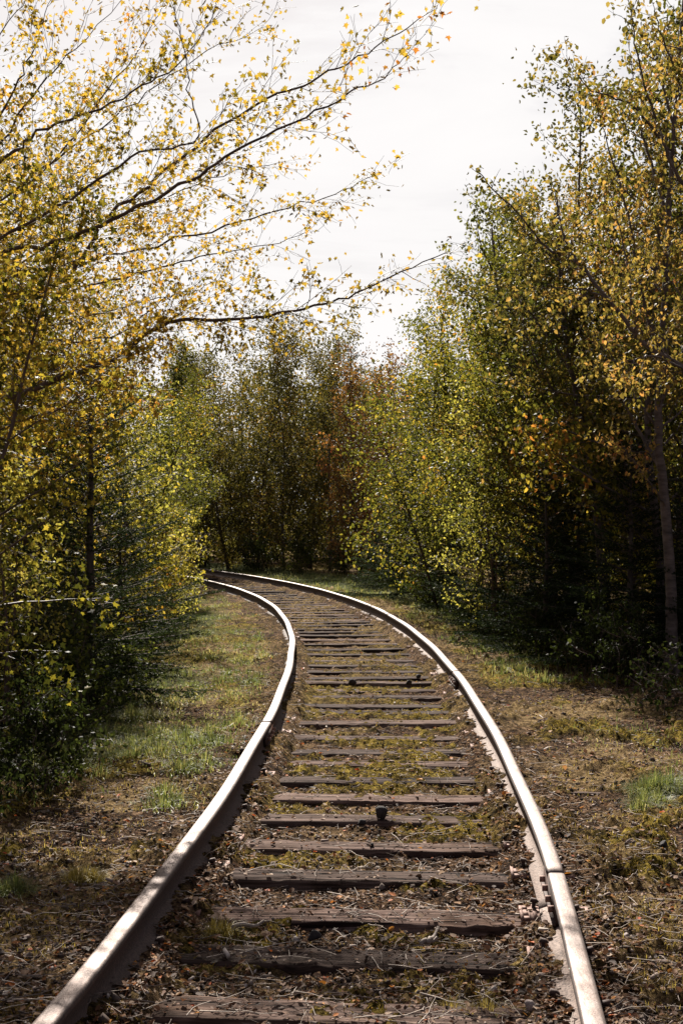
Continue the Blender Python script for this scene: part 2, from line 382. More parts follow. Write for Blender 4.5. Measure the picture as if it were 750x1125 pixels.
# ------------------------------------------------------------------ ground
gy = [-8.0]
while gy[-1] < 70: gy.append(gy[-1] + (max(.014, .0042 * gy[-1]) if gy[-1] > 2.8 else .25))
while gy[-1] < 900: gy.append(gy[-1] * 1.18)
gx = list(np.arange(-3.2, 3.6, .018))
st = .03; x = gx[-1]
while x < 900: x += st; st = st * 1.09 if x > 6 else min(st * 1.05, .08); gx.append(x)
st = .03; x = gx[0]
lft = []
while x > -900: x -= st; st = st * 1.09 if x < -6 else min(st * 1.05, .08); lft.append(x)
gx = np.array(lft[::-1] + gx); gy = np.array(gy)
X, Y = np.meshgrid(gx, gy)
near = (np.abs(X) < 80) & (Y < 80)
S = np.full(X.shape, 60.0); S[near] = lateral(X[near], Y[near]); S[~near] = np.where(X[~near] < 0, -60, 60)
Z, MK = ground_z(X, Y, S, True)
nx_, ny_ = len(gx), len(gy)
i = np.arange(ny_ - 1)[:, None] * nx_ + np.arange(nx_ - 1)[None]
g = Geo(); g.add(np.stack([X, Y, Z], -1), np.stack([i, i + 1, i + nx_ + 1, i + nx_], -1).reshape(-1, 4))
kind(link('ground', g.mesh('ground', M['ground'], True, MK.reshape(-1, 4))), 'structure', 'mossy brown soil with straw and grass beside the track')

# ------------------------------------------------------------------ ties
ORD = ['first', 'second', 'third', 'fourth', 'fifth', 'sixth', 'seventh', 'eighth', 'ninth', 'tenth', 'eleventh', 'twelfth', 'thirteenth', 'fourteenth',
       'fifteenth', 'sixteenth', 'seventeenth', 'eighteenth', 'nineteenth']
TENS = {20: 'twent', 30: 'thirt', 40: 'fort', 50: 'fift', 60: 'sixt', 70: 'sevent', 80: 'eight'}
def ordinal(n):
    if n <= 19: return ORD[n - 1]
    t, u = n // 10 * 10, n % 10
    return TENS[t] + ('ieth' if u == 0 else 'y-' + ORD[u - 1])

def tie_mesh(seed, L=2.55, W=.215, Hh=.16):
    nx, nt_ = 200, 18
    xs_ = np.linspace(-L / 2, L / 2, nx)
    prof = [(-W / 2, -Hh), (-W / 2 - .002, -Hh * .5), (-W / 2, -.02)] + [(t, 0) for t in np.linspace(-W / 2 + .004, W / 2 - .004, nt_)] + [(W / 2, -.02), (W / 2 + .002, -Hh * .5), (W / 2, -Hh)]
    prof = np.array(prof); k = len(prof)
    XX = np.repeat(xs_[:, None], k, 1); YY = np.repeat(prof[None, :, 0], nx, 0); ZZ = np.repeat(prof[None, :, 1], nx, 0).copy()
    top = ZZ > -.005
    groove = fbm(XX * 1.2, YY * 70 + .15 * np.sin(XX * 3) * 20, seed * 7 + 1, 3)
    crack = sstep(.36, .26, groove)
    ZZ = ZZ - top * (.012 * crack + .006 * (groove - .5) + .01 * fbm(XX * 3, YY * 6, seed + 90, 2))
    edge = sstep(W / 2 - .035, W / 2, np.abs(YY)) * (ZZ > -.05)
    er = fbm(XX * 4, np.sign(YY) * 5 + YY * 0, seed + 33, 4)
    ZZ = ZZ - edge * (.004 + .05 * np.clip(er - .5, 0, 1) * 2)
    YY = YY - np.sign(YY) * (.012 * (fbm(XX * 5, np.sign(YY) * 9, seed + 55, 3) - .3)) * (np.abs(YY) > W / 2 - .02)
    YY = YY + .01 * np.sin(XX * 1.1 + seed)
    ZZ = ZZ + .004 * np.sin(XX * 2 + seed * 2)
    XX = XX + (np.abs(XX) > L / 2 - .02) * .03 * (fbm(YY * 40, ZZ * 20, seed + 5, 2) - .5)
    g = Geo(); i = np.arange(nx - 1)[:, None] * k; j = np.arange(k)[None]; j2 = (j + 1) % k
    g.add(np.stack([XX, YY, ZZ], -1), np.stack([i + j, i + j2, i + k + j2, i + k + j], -1).reshape(-1, 4), np.arange(k)[None, ::-1], (np.arange(k) + (nx - 1) * k)[None])
    return g.mesh('railroad_tie', M['tie'], False)

TIES = [tie_mesh(s) for s in range(1, 7)]
def plate_mesh():
    g = Geo(); t = .016
    # 0.30 across, 0.18 along; square spike holes left open at the ends
    box(g, (0, 0, t / 2), (.19, .18, t))
    for sgn in (-1, 1):
        x0, x1, x2, x3 = .0952, .102, .122, .134
        box(g, (sgn * (x0 + x1) / 2, 0, t / 2), (x1 - x0, .18, t))
        box(g, (sgn * (x2 + x3) / 2, 0, t / 2), (x3 - x2, .18, t))
        for a, b in ((-.09, -.055), (-.033, .033), (.055, .09)):
            box(g, (sgn * (x1 + x2) / 2, (a + b) / 2, t / 2), (x2 - x1 - .0004, b - a, t))
    for sgn in (-1, 1): box(g, (sgn * .078, 0, t + .003), (.014, .18, .006))
    return g.mesh('tie_plate', M['rust'])
PLATE = plate_mesh()
def spike_mesh():
    g = Geo()
    box(g, (0, 0, .02), (.015, .015, .05)); 
    V = np.array([[-.014, -.014, .045], [.020, -.014, .043], [.020, .014, .043], [-.014, .014, .045], [-.009, -.009, .058], [.012, -.009, .053], [.012, .009, .053], [-.009, .009, .058]])
    g.add(V, [[0, 3, 2, 1], [4, 5, 6, 7], [0, 1, 5, 4], [1, 2, 6, 5], [2, 3, 7, 6], [3, 0, 4, 7]])
    return g.mesh('spike', M['dark_rust'])
SPIKE = spike_mesh()

rng = np.random.default_rng(5)
front = [3.86, 4.40, 4.93, 5.45, 6.10, 6.645, 7.28, 7.83, 8.35, 8.96, 9.43, 10.02, 10.69, 11.29, 11.72, 12.27, 12.8, 13.3, 13.8, 14.3, 14.85, 15.4, 16.1, 16.75, 17.4, 18.1]
tarc = [arc_of_y(f + .105) for f in front]
while tarc[-1] < arc_of_y(35) + 9: tarc.append(tarc[-1] + .58 + rng.uniform(-.05, .05))
TIEPOS = []
sunk = {0: -.01, 2: .0, 4: -.004, 6: -.012, 7: -.008, 9: -.016, 11: -.014, 13: -.006, 15: -.012, 18: -.018}
for n, s in enumerate(tarc):
    c, t, nr = at_arc(s); rz = math.atan2(nr[1], nr[0]) + rng.uniform(-.012, .012)
    lab = 'weathered grey wooden railroad tie, %s tie counting from the near end of the track' % ordinal(n + 1)
    off = rng.uniform(-.04, .04)
    o = link('railroad_tie', TIES[n % 6], None, (c[0] + nr[0] * off, c[1] + nr[1] * off, -.001 + sunk.get(n, rng.uniform(-.018, .0))), (0, 0, rz + (PI if rng.random() < .5 else 0)))
    tag(o, lab, 'railroad tie', 'wooden ties under the rails')
    TIEPOS.append((c, rz, o))
    if n < 34:
        flip = -1 if abs((o.rotation_euler[2] - rz)) > 1 else 1
        for sgn in (-1, 1):
            pl = link('tie_plate', PLATE, o, ((sgn * .753 - off) * flip, 0, -.0005 - o.location[2] + .001), (0, 0, 0))
            if n < 9:
                for a, b in ((-.078, .044), (.078, -.044)):
                    link('spike', SPIKE, pl, (a, b, .002), (0, 0, PI if a > 0 else 0))

# ------------------------------------------------------------------ rails
def rail_profile():
    h = RAIL_TOP - .018
    r = [(0.065, 0), (0.065, .010), (0.030, .020), (.010, .032), (.008, .06), (.009, h - .046), (.016, h - .036), (.032, h - .030), (.0335, h - .018), (.0325, h - .007), (.0285, h - .002), (.02, h - .0003), (0, h)]
    r = np.array(r); l = r[:-1][::-1] * [-1, 1]
    return np.vstack([r, l]) + [0, .018]
PROF = rail_profile()
def bumpline(s, side):
    """small lateral lie of the worn rail"""
    return .012 * (vnoise(s * .35, s * 0, 5 + side) - .5) + .004 * np.sin(s * 2.1 + side)
def rail(side, s0, s1, label):
    s = np.arange(s0, s1, .12); s = np.r_[s[s < s1 - .05], s1]
    c, t, nr = at_arc(s)
    base = c + nr * (side * .753 + bumpline(s, side))[:, None]
    k = len(PROF); sag = .008 * (vnoise(s * .4, s * 0 + 3, 9 + side) - .5)
    V = np.empty((len(s), k, 3))
    V[..., :2] = base[:, None] + nr[:, None] * PROF[None, :, 0, None]
    V[..., 2] = PROF[None, :, 1] + sag[:, None] * (PROF[None, :, 1] > .03)
    i = np.arange(len(s) - 1)[:, None] * k; j = np.arange(k)[None]; j2 = (j + 1) % k
    g = Geo(); g.add(V, np.stack([i + j, i + j2, i + k + j2, i + k + j], -1).reshape(-1, 4), np.arange(k)[None, ::-1], (np.arange(k) + (len(s) - 1) * k)[None])
    me = g.mesh('rail', M['rail' if side > 0 else 'shaded_rail'], False)
    o = link('rail', me); tag(o, label, 'rail', 'steel rails of the track')
    return o
def joint(rail_o, side, s):
    c, t, nr = at_arc(np.array([s])); c, t, nr = c[0], t[0], nr[0]
    rz = math.atan2(t[1], t[0])
    for d in (-1, 1):
        g = Geo(); box(g, (0, 0, 0), (.62, .016, .07)); box(g, (0, d * -.010 * 1, -.03), (.62, .02, .012))
        q = c + nr * (side * .753 + d * .0185 + bumpline(s, side))
        jb = link('joint_bar', g.mesh('joint_bar', M['dark_rust']), rail_o, (q[0], q[1], .085), (0, 0, rz))
        for a in (-.22, -.08, .08, .22):
            b = Geo(); tube(b, [(0, 0, 0), (0, -d * .022, 0)], .013, 6); link('bolt', b.mesh('bolt', M['rust'], False), jb, (a, -d * .008, .004))
sR1, sR2, sL1 = arc_of_y(5.56), arc_of_y(12.7), arc_of_y(9.54)
end = ARC[-1] - 8
link_r = [(1, 2.0, sR1, 'near right rail, worn pale top, from the bottom edge to the first joint'),
          (1, sR1 + .006, sR2, 'middle length of the right rail between its two joints'),
          (1, sR2 + .008, end, 'far length of the outer right rail sweeping round the bend'),
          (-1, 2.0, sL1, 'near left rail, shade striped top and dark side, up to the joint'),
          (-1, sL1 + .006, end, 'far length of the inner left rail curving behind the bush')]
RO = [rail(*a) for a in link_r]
joint(RO[0], 1, sR1 + .003); joint(RO[1], 1, sR2 + .004); joint(RO[3], -1, sL1 + .003)

# ------------------------------------------------------------------ litter and small growth
def sample_ground(n, y0, y1, smin, smax, rng, seed=None, thr=None, power=1.0, sc_=2.3, wide=1.15, soft=.03):
    """points with roughly even density in the picture between y0 and y1, lateral between smin and smax"""
    u = rng.random(n); yy = 1 / (1 / y0 + u * (1 / y1 - 1 / y0)) if power == 1 else y0 * (y1 / y0) ** u
    w = yy * (375 / F) * wide + .1; xx = rng.uniform(-1, 1, n) * w
    s = lateral(xx, yy); ok = (s > smin) & (s < smax)
    if thr is not None:
        ok &= fbm(xx * sc_ + 9, yy * sc_, seed, 4) + rng.normal(0, soft, n) > thr
    xx, yy, s = xx[ok], yy[ok], s[ok]
    return xx, yy, s, ground_z(xx, yy, s)

R = np.random.default_rng(77)
def on_tie_z(xx, yy, z, s):
    """raise what falls on a tie or the rail foot to its top"""
    c = np.array([t[0] for t in TIEPOS]); 
    d = np.abs(((xx[:, None] - c[None, :, 0]) * np.sin(-np.array([t[1] for t in TIEPOS]))[None] + (yy[:, None] - c[None, :, 1]) * np.cos(np.array([t[1] for t in TIEPOS]))[None]))
    k = d.argmin(1); dm = d.min(1); tz = np.array([t[2].location[2] for t in TIEPOS])[k]
    on = (dm < .1) & (np.abs(s) < .62)
    return np.where(on, np.maximum(z, tz), z), on
# fallen leaves
g = Geo()
xx, yy, s, z = sample_ground(90000, 3.2, 34, -5, 6, R)
heap = (np.abs(np.abs(s) - .72) < .2)
keep = (R.random(len(xx)) < np.where(heap, 1., np.where(np.abs(s) < .6, .5, .42)))
keep &= np.abs(np.abs(s) - .753) > .045
xx, yy, s, z = xx[keep], yy[keep], s[keep], z[keep]
z, on = on_tie_z(xx, yy, z, s)
kk = ~on | (R.random(len(on)) < .25); xx, yy, s, z = xx[kk], yy[kk], s[kk], z[kk]
scatter(g, T_CURL, np.c_[xx, yy, z + .003], R.uniform(.010, .034, len(xx)) * R.uniform(.6, 1.15, len(xx)), R, nrm=(0, 0, 1.6), njit=.45)
kind(link('fallen_leaves', g.mesh('fallen_leaves', M['litter'])), 'stuff', 'brown and orange fallen leaves strewn along the track bed')
# bark shreds
g = Geo()
xx, yy, s, z = sample_ground(26000, 3.2, 26, -4, 5, R); z, on = on_tie_z(xx, yy, z, s)
kk = (~on | (R.random(len(on)) < .2)) & (np.abs(np.abs(s) - .753) > .045); xx, yy, z = xx[kk], yy[kk], z[kk]
scatter(g, T_CHIP, np.c_[xx, yy, z + .001], R.gamma(2.0, .005, len(xx)) + .004, R, nrm=(0, 0, 1.8), njit=.3, widthvar=.6)
kind(link('wood_debris', g.mesh('wood_debris', M['chip'])), 'stuff', 'pale wood chips and bark bits between the ties')
# gravel
ico = np.array([[0, 0, 1], [.9, 0, .2], [.3, .85, .25], [-.75, .5, .2], [-.7, -.55, .25], [.25, -.8, .15], [0, 0, -.5]])
T_ST = (ico * .5, [[0, 1, 2], [0, 2, 3], [0, 3, 4], [0, 4, 5], [0, 5, 1], [6, 2, 1], [6, 3, 2], [6, 4, 3], [6, 5, 4], [6, 1, 5]])
g = Geo()
xx, yy, s, z = sample_ground(16000, 3.2, 22, -2.2, 2.6, R); z, on = on_tie_z(xx, yy, z, s)
kk = ~on & (np.abs(np.abs(s) - .753) > .04); xx, yy, z = xx[kk], yy[kk], z[kk]
scatter(g, T_ST, np.c_[xx, yy, z + .002], R.gamma(2.2, .004, len(xx)) + .004, R, widthvar=.5)
kind(link('gravel', g.mesh('gravel', M['stone'])), 'stuff', 'small grey ballast stones between the ties')
# thin dead stems
g = Geo()
xx, yy, s, z = sample_ground(2600, 3.2, 16, -3.5, 4, R); z, on = on_tie_z(xx, yy, z, s)
for a, b, c in zip(xx, yy, z):
    L_ = R.uniform(.05, .22); th = R.uniform(0, 2 * PI); q = np.linspace(-.5, .5, 4)
    P = np.c_[a + q * L_ * math.cos(th) + R.normal(0, .004, 4), b + q * L_ * math.sin(th) + R.normal(0, .004, 4), c + .006 + R.uniform(0, .012, 4)]
    tube(g, P, np.linspace(.0022, .001, 4) * R.uniform(.6, 1.3), 3, False)
kind(link('dead_stems', g.mesh('dead_stems', M['stick'])), 'stuff', 'thin dry stems scattered over the ground')
# moss fronds
g = Geo()
xx, yy, s, z = sample_ground(110000, 3.2, 30, -4.5, 5, R, 41, .53)
z, on = on_tie_z(xx, yy, z, s); kk = (~on | (R.random(len(on)) < .12)) & (np.abs(np.abs(s) - .753) > .05); xx, yy, z = xx[kk], yy[kk], z[kk]
scatter(g, T_NEEDLE, np.c_[xx, yy, z - .002], R.uniform(.008, .022, len(xx)) * (1 + yy * .03), R, dirs=np.array([[0, 0, 1.0]]), widthvar=.5)
kind(link('moss', g.mesh('moss', M['moss'])), 'stuff', 'yellow green moss cushions over soil and ties')

# grass
def blades(g, xx, yy, z, h, rng, lean=.5, w=.004):
    n = len(xx); th = rng.uniform(0, 2 * PI, n); d = np.c_[np.cos(th), np.sin(th), np.zeros(n)]; sd = np.c_[-np.sin(th), np.cos(th), np.zeros(n)]
    ln = rng.uniform(.15, 1, n) * lean; w = w * rng.uniform(.6, 1.4, n)
    b = np.c_[xx, yy, z - .01]; up = np.array([0, 0, 1.0])
    m = b + d * (ln * h * .3)[:, None] + up * (h * .6)[:, None]; t = b + d * (ln * h)[:, None] + up * (h * (1 - .35 * ln))[:, None]
    V = np.stack([b - sd * w[:, None], b + sd * w[:, None], m + sd * w[:, None] * .75, m - sd * w[:, None] * .75, t], 1)
    o = np.arange(n)[:, None] * 5
    g.add(V, o + np.array([[0, 1, 2, 3]]), o + np.array([[3, 2, 4]]))
g = Geo()
def grass_patch(n, y0, y1, s0, s1, thr, h0, h1, seed, w=.004, pw=1):
    xx, yy, s, z = sample_ground(n, y0, y1, s0, s1, R, seed, thr, pw, 1.5, 1.3, .07)
    e_ = np.minimum(s - s0, s1 - s) + .9 * (fbm(xx * 2.5, yy * 2.5, seed + 5, 3) - .35); k_ = (R.random(len(xx)) < sstep(0, .55, e_)) & (R.random(len(xx)) < sstep(.3, .55, fbm(xx * 6, yy * 6, seed + 9, 2)) + .15)
    xx, yy, z = xx[k_], yy[k_], z[k_]
    blades(g, xx, yy, z, R.uniform(h0, h1, len(xx)), R, .8, w)
grass_patch(90000, 9.0, 34, -4.6, -.95, .45, .02, .06, 71, .0035)
def clump(g, a, b, z, rad, h, k, w):
    r = rad * R.random(k) ** .8; th = R.uniform(0, 2 * PI, k); px_ = a + r * np.cos(th); py_ = b + r * np.sin(th)
    hh = h * (1.1 - .6 * r / rad) * R.uniform(.45, 1.15, k)
    d = np.c_[np.cos(th), np.sin(th), np.zeros(k)] + R.normal(0, .35, (k, 3)) * [1, 1, 0]; sd = norm(np.c_[-d[:, 1], d[:, 0], np.zeros(k)])
    ln = (.2 + .8 * r / rad) * R.uniform(.4, 1.5, k); ww = w * R.uniform(.6, 1.3, k)
    B_ = np.c_[px_, py_, np.full(k, z - .01)]; up = np.array([0, 0, 1.]); md = B_ + d * (ln * hh * .35)[:, None] + up * (hh * .65)[:, None]; tp = B_ + d * (ln * hh)[:, None] + up * (hh * np.maximum(.3, 1 - .45 * ln))[:, None]
    V = np.stack([B_ - sd * ww[:, None], B_ + sd * ww[:, None], md + sd * ww[:, None] * .7, md - sd * ww[:, None] * .7, tp], 1); o = np.arange(k)[:, None] * 5
    g.add(V, o + np.array([[0, 1, 2, 3]]), o + np.array([[3, 2, 4]]))
def grass_clumps(n, y0, y1, s0, s1, thr, seed, h0, h1, w, m=70):
    xx, yy, s, z = sample_ground(n, y0, y1, s0, s1, R, seed, thr, 1, 1.5, 1.3, .06)
    f = fbm(xx * 2.2 + 4, yy * 1.6, seed + 3, 3); ok = (R.random(len(xx)) < sstep(.32, .55, f)) & (R.random(len(xx)) < sstep(y0, y0 + 3.5, yy + 3 * (f - .4)))
    for a, b, c in zip(xx[ok], yy[ok], z[ok]):
        clump(g, a, b, c, R.uniform(.05, .2), R.uniform(h0, h1), int(m * R.uniform(.4, 1.5)), w)
grass_clumps(10000, 7.5, 34, -4.6, -1.0, .42, 71, .04, .13, .0026)
grass_clumps(3000, 13, 36, 1.15, 3.6, .42, 74, .06, .16, .004)
grass_clumps(260, 5, 12, -4, -1.6, .5, 77, .05, .11, .002)
grass_patch(120000, 8.5, 34, -4.6, -.85, .35, .015, .045, 72, .003)
grass_patch(26000, 5, 12, -4, -1.5, .55, .03, .09, 73, .003)
grass_patch(70000, 13, 36, 1.05, 3.8, .44, .03, .08, 74, .0045)
grass_patch(24000, 7, 16, 1.3, 3.8, .58, .02, .07, 75, .003)
grass_patch(16000, 26, 44, 1.0, 4, .35, .05, .14, 76, .006)
kind(link('grass', g.mesh('grass', M['grass'])), 'stuff', 'green grass growing beside the rails')
g = Geo()
grass_patch(90000, 3.3, 30, -4.6, -.95, .47, .01, .045, 81, .002)
grass_patch(90000, 3.3, 30, .95, 5, .45, .01, .04, 82, .002)
grass_patch(20000, 3.3, 24, -.62, .62, .53, .008, .03, 83, .002)
kind(link('dry_grass', g.mesh('dry_grass', M['dry_grass'])), 'stuff', 'short straw coloured dead grass on the ground')

# distinct tufts
def tuft(px, py, n, rad, h, mkey, label, lean=1.0):
    Yd = F * CAMZ / (py - HOR); x0 = (px - 375) * Yd / F
    n = int(n * 1.8); h = h * 1.25; r = rad * R.random(n) ** .7; th = R.uniform(0, 2 * PI, n)
    xx = r * np.cos(th); yy = r * np.sin(th); g = Geo()
    gz = float(ground_z(np.array([x0]), np.array([Yd]))[0])
    for q in range(5): clump(g, R.normal(0, rad * .45), R.normal(0, rad * .3), 0, rad * R.uniform(.5, .9), h * R.uniform(.6, 1.1), n // 9, .0016)
    o = link('grass_tuft', g.mesh('grass_tuft', M[mkey]), None, (x0, Yd, gz))
    tag(o, label, 'grass tuft', 'separate grass tufts')
tuft(709, 888, 1500, .12, .10, 'grass', 'round green grass tuft on bare ground right of the track, left one of a pair')
tuft(732, 874, 2600, .17, .14, 'grass', 'larger green grass tuft near the right edge, right one of a pair')
tuft(240, 1022, 700, .06, .09, 'dry_grass', 'brown dry tuft between two ties beside the left rail')
tuft(515, 1103, 900, .09, .06, 'dry_grass', 'low brown wiry tuft at the front edge of the nearest ties, near the right rail')
tuft(88, 968, 900, .10, .07, 'dry_grass', 'low rust brown tuft in the shade left of the left rail')
tuft(62, 845, 1800, .20, .16, 'grass', 'dark green tuft in deep shade under the left trees')
tuft(110, 818, 1500, .18, .15, 'grass', 'green tuft at the shade edge on the left verge')
tuft(15, 985, 900, .11, .10, 'grass', 'green tuft at the left edge of the picture')
tuft(150, 790, 1800, .24, .13, 'grass', 'bright green tuft where the left grass meets the shade')
tuft(590, 722, 900, .14, .12, 'grass', 'small green tuft at the foot of the dark right undergrowth')

# ------------------------------------------------------------------ rocks, sticks, exposed wood
def lump(px, py, r, mkey, label, name='rock', sq=.8, z0=None, seed=1):
    Yd = F * (CAMZ - (z0 or 0)) / (py - HOR); x0 = (px - 375) * Yd / F
    nu, nv = 16, 10; u = np.linspace(0, 2 * PI, nu, endpoint=False); v = np.linspace(0, PI, nv)
    U, Vv = np.meshgrid(u, v); d = np.stack([np.cos(U) * np.sin(Vv), np.sin(U) * np.sin(Vv), np.cos(Vv)], -1)
    q = np.random.default_rng(seed); pl = norm(np.vstack([q.normal(size=(8, 3)), [[0, 0, -1]]])); lim = q.uniform(.55, .95, 9)
    dd = (d[..., None, :] * pl).sum(-1); rr = np.min(np.where(dd > .15, lim / np.maximum(dd, .15), 9), -1); rr = np.minimum(rr, 1.15)
    Vx = d * rr[..., None] * r * [1, .8, sq]
    k = nu; i = np.arange(nv - 1)[:, None] * k; j = np.arange(k)[None]; j2 = (j + 1) % k
    g = Geo(); g.add(Vx, np.stack([i + j, i + k + j, i + k + j2, i + j2], -1).reshape(-1, 4))
    zb = z0 if z0 is not None else float(ground_z(np.array([x0]), np.array([Yd]))[0])
    o = link(name, g.mesh(name, M[mkey]), None, (x0, Yd, zb + r * sq * .55), (0, 0, seed))
    tag(o, label, 'rock', 'loose rocks on the track')
lump(418, 899, .038, 'rock', 'largest dark round rock standing on the tie in mid track', seed=3, z0=-.01, sq=1.0)
lump(397, 906, .026, 'rock', 'small dark rock just left of the largest round rock', seed=4, z0=-.02)
lump(408, 930, .014, 'rock', 'tiny dark pebble on the next tie below the largest round rock', seed=5, z0=-.01)
lump(387, 752, .036, 'rock', 'dark pointed rock in mid track well beyond the round one', seed=6, z0=-.01, sq=.9)
lump(449, 752, .03, 'rock', 'dark flat rock right of the pointed rock', seed=7, z0=-.01)
lump(460, 745, .035, 'rock', 'dark rock beside the bend of the right rail, behind the flat rock', seed=8, z0=-.01)
lump(590, 952, .028, 'rock', 'dark mossy lump resting by the tie plate against the right rail', seed=9, z0=.0)
lump(345, 1032, .026, 'rock', 'brown chunk standing in front of the third near tie', seed=10, z0=-.02)
lump(583, 1108, .022, 'pale_rock', 'pale stone by the right rail at the bottom of the picture', seed=12, z0=0)
lump(692, 937, .02, 'pale_rock', 'pale stone on the open ground right of the right rail', seed=13)
lump(688, 1044, .024, 'pale_rock', 'pale pinkish stone at the end of a tie, right of the right rail', seed=14)
lump(729, 946, .022, 'rock', 'small dark stone on the ground near the right edge', seed=15)

def stick(pts, r, label, z0=.012, mkey='stick', name='stick'):
    P = []
    for k, (px, py) in enumerate(pts):
        Yd = F * (CAMZ - z0) / (py - HOR); P.append([(px - 375) * Yd / F, Yd, z0])
    P = np.array(P); P = spline(P, 8); P[:, 2] += .008 * np.sin(np.arange(8)); c = P[0].copy()
    g = Geo(); tube(g, P - c, np.linspace(r, r * .6, 8), 6)
    o = link(name, g.mesh(name, M[mkey], True), None, c); tag(o, label, 'stick', 'fallen sticks')
stick([(470, 1036), (474, 1030), (481, 1020)], .010, 'pale forked wood stub standing out before the second near tie')
stick([(462, 1037), (472, 1033), (480, 1031)], .009, 'short pale wood stub lying at the foot of the forked stub')
stick([(255, 1019), (275, 1016), (290, 1013)], .009, 'pale curved stick by the brown tuft near the left rail')
stick([(596, 826), (606, 821), (615, 817)], .011, 'pale short stick right of the right rail on bare ground')
stick([(588, 785), (597, 790), (603, 797)], .007, 'thin pale twig lying in the shade band right of the track')
stick([(612, 832), (650, 831), (690, 826)], .006, 'long thin stick across the open ground on the right')
stick([(0, 1010), (20, 990), (27, 975)], .005, 'thin grey twig rising at the left edge in shade')
stick([(600, 812), (602, 808), (606, 800)], .006, 'short upright twig between two sticks on the right')

# pale plank fragments of old ties to the sides
def plank(px, py, L_, W_, rz, label, z0=.004):
    Yd = F * (CAMZ - z0) / (py - HOR); x0 = (px - 375) * Yd / F; n = 24
    xs_ = np.linspace(-L_ / 2, L_ / 2, n); q = np.random.default_rng(int(px))
    a = W_ / 2 * (1 - .35 * fbm(xs_ * 9, xs_ * 0, int(px), 3)); b = -W_ / 2 * (1 - .45 * fbm(xs_ * 7, xs_ * 0 + 3, int(px) + 1, 3))
    t = .004 + .012 * fbm(xs_ * 6, xs_ * 0 + 8, 2, 2)
    V = np.stack([np.c_[xs_, a, t], np.c_[xs_, (a + b) / 2, t - .004], np.c_[xs_, b, t], np.c_[xs_, b, t * 0 - .03], np.c_[xs_, a, t * 0 - .03]], 1)
    k = 5; i = np.arange(n - 1)[:, None] * k; j = np.arange(k)[None]; j2 = (j + 1) % k
    g = Geo(); g.add(V, np.stack([i + j, i + k + j, i + k + j2, i + j2], -1).reshape(-1, 4), [list(range(k))], [[(n - 1) * k + c for c in range(k)][::-1]])
    o = link('wood_fragment', g.mesh('wood_fragment', M['tie']), None, (x0, Yd, z0), (0, 0, rz)); tag(o, label, 'wood fragment', 'old wood fragments beside the track')
plank(80, 1000, .24, .05, -.2, 'split pale wood sliver in shade left of the left rail')
plank(75, 993, .17, .035, .05, 'thinner sliver lying just behind the split pale sliver on the left')
plank(275, 737, .30, .06, .0, 'thin dark board end lying in the left grass')
plank(262, 762, .42, .07, .05, 'weathered board end nearer than the one in the left grass')
plank(640, 873, .42, .06, -.02, 'old wood strip showing right of the right rail')
plank(634, 898, .50, .07, .0, 'wood strip nearer the camera than the one beside the pair of tufts')
plank(700, 957, .30, .08, .0, 'short dark wood strip in the moss on the right')
plank(725, 1050, .42, .10, -.06, 'large split wood piece at the right edge')

# ------------------------------------------------------------------ trees
def rdir(rng, t, ang, flat=1.0):
    """a direction at about ang radians off t"""
    t = norm(t); a = rng.normal(size=3); a[2] *= flat; a = a - t * (a @ t); a = norm(a)
    return norm(t * math.cos(ang) + a * math.sin(ang))

def wander(rng, p, d, L, n=6, wob=.12, trop=0.0):
    P = [np.array(p, float)]; d = norm(d)
    for i in range(n - 1):
        d = norm(d + rng.normal(0, wob, 3) + np.array([0, 0, trop])); P.append(P[-1] + d * L / (n - 1))
    return np.array(P)

def dress(gw, lp, P, r0, rng, every=.16, L0=.6, L1=.3, start=.2, lev=1, ang=.75, leafgap=.05, jit=.03, trop=.03, flat=.7, k=3, rmin=.0016, petiole=.035):
    """twigs along the path P; leaf positions go to lp"""
    seg = np.linalg.norm(np.diff(P, axis=0), axis=1); arc = np.r_[0, np.cumsum(seg)]; T = arc[-1]
    s = start * T
    while s < T:
        i = min(np.searchsorted(arc, s) - 1, len(P) - 2); i = max(i, 0); u = (s - arc[i]) / max(seg[i], 1e-6)
        p = P[i] * (1 - u) + P[i + 1] * u; t = P[i + 1] - P[i]; f = s / T
        L = (L0 * (1 - f) + L1 * f) * rng.uniform(.6, 1.25)
        d = rdir(rng, t, ang * rng.uniform(.6, 1.3), flat)
        Q = wander(rng, p, d, L, 5, .16, trop)
        r = max(rmin, r0 * (1 - f * .6) * .42)
        tube(gw, Q, np.linspace(r, rmin * .7, 5), k, False)
        if lev > 0: dress(gw, lp, Q, r, rng, every * .8, L * .55, L * .3, .25, lev - 1, ang, leafgap, jit, trop, 1.0, 3, rmin * .8, petiole)
        else: twigleaf(lp, Q, rng, leafgap, petiole)
        s += every * rng.uniform(.6, 1.4)
    twigleaf(lp, P[-3:], rng, leafgap, petiole)

def twigleaf(lp, Q, rng, gap, pet):
    L = np.linalg.norm(Q[-1] - Q[0]); n = max(2, int(L / gap)); t = rng.uniform(.15, 1, n) * (len(Q) - 1); t = t[rng.integers(0, max(1, n // 4) , n)] + rng.normal(0, .12, n); t = np.clip(t, 0, len(Q) - 1.001); i = np.minimum(t.astype(int), len(Q) - 2); u = (t - i)[:, None]
    lp.append(Q[i] * (1 - u) + Q[i + 1] * u + rng.normal(0, pet, (n, 3)))

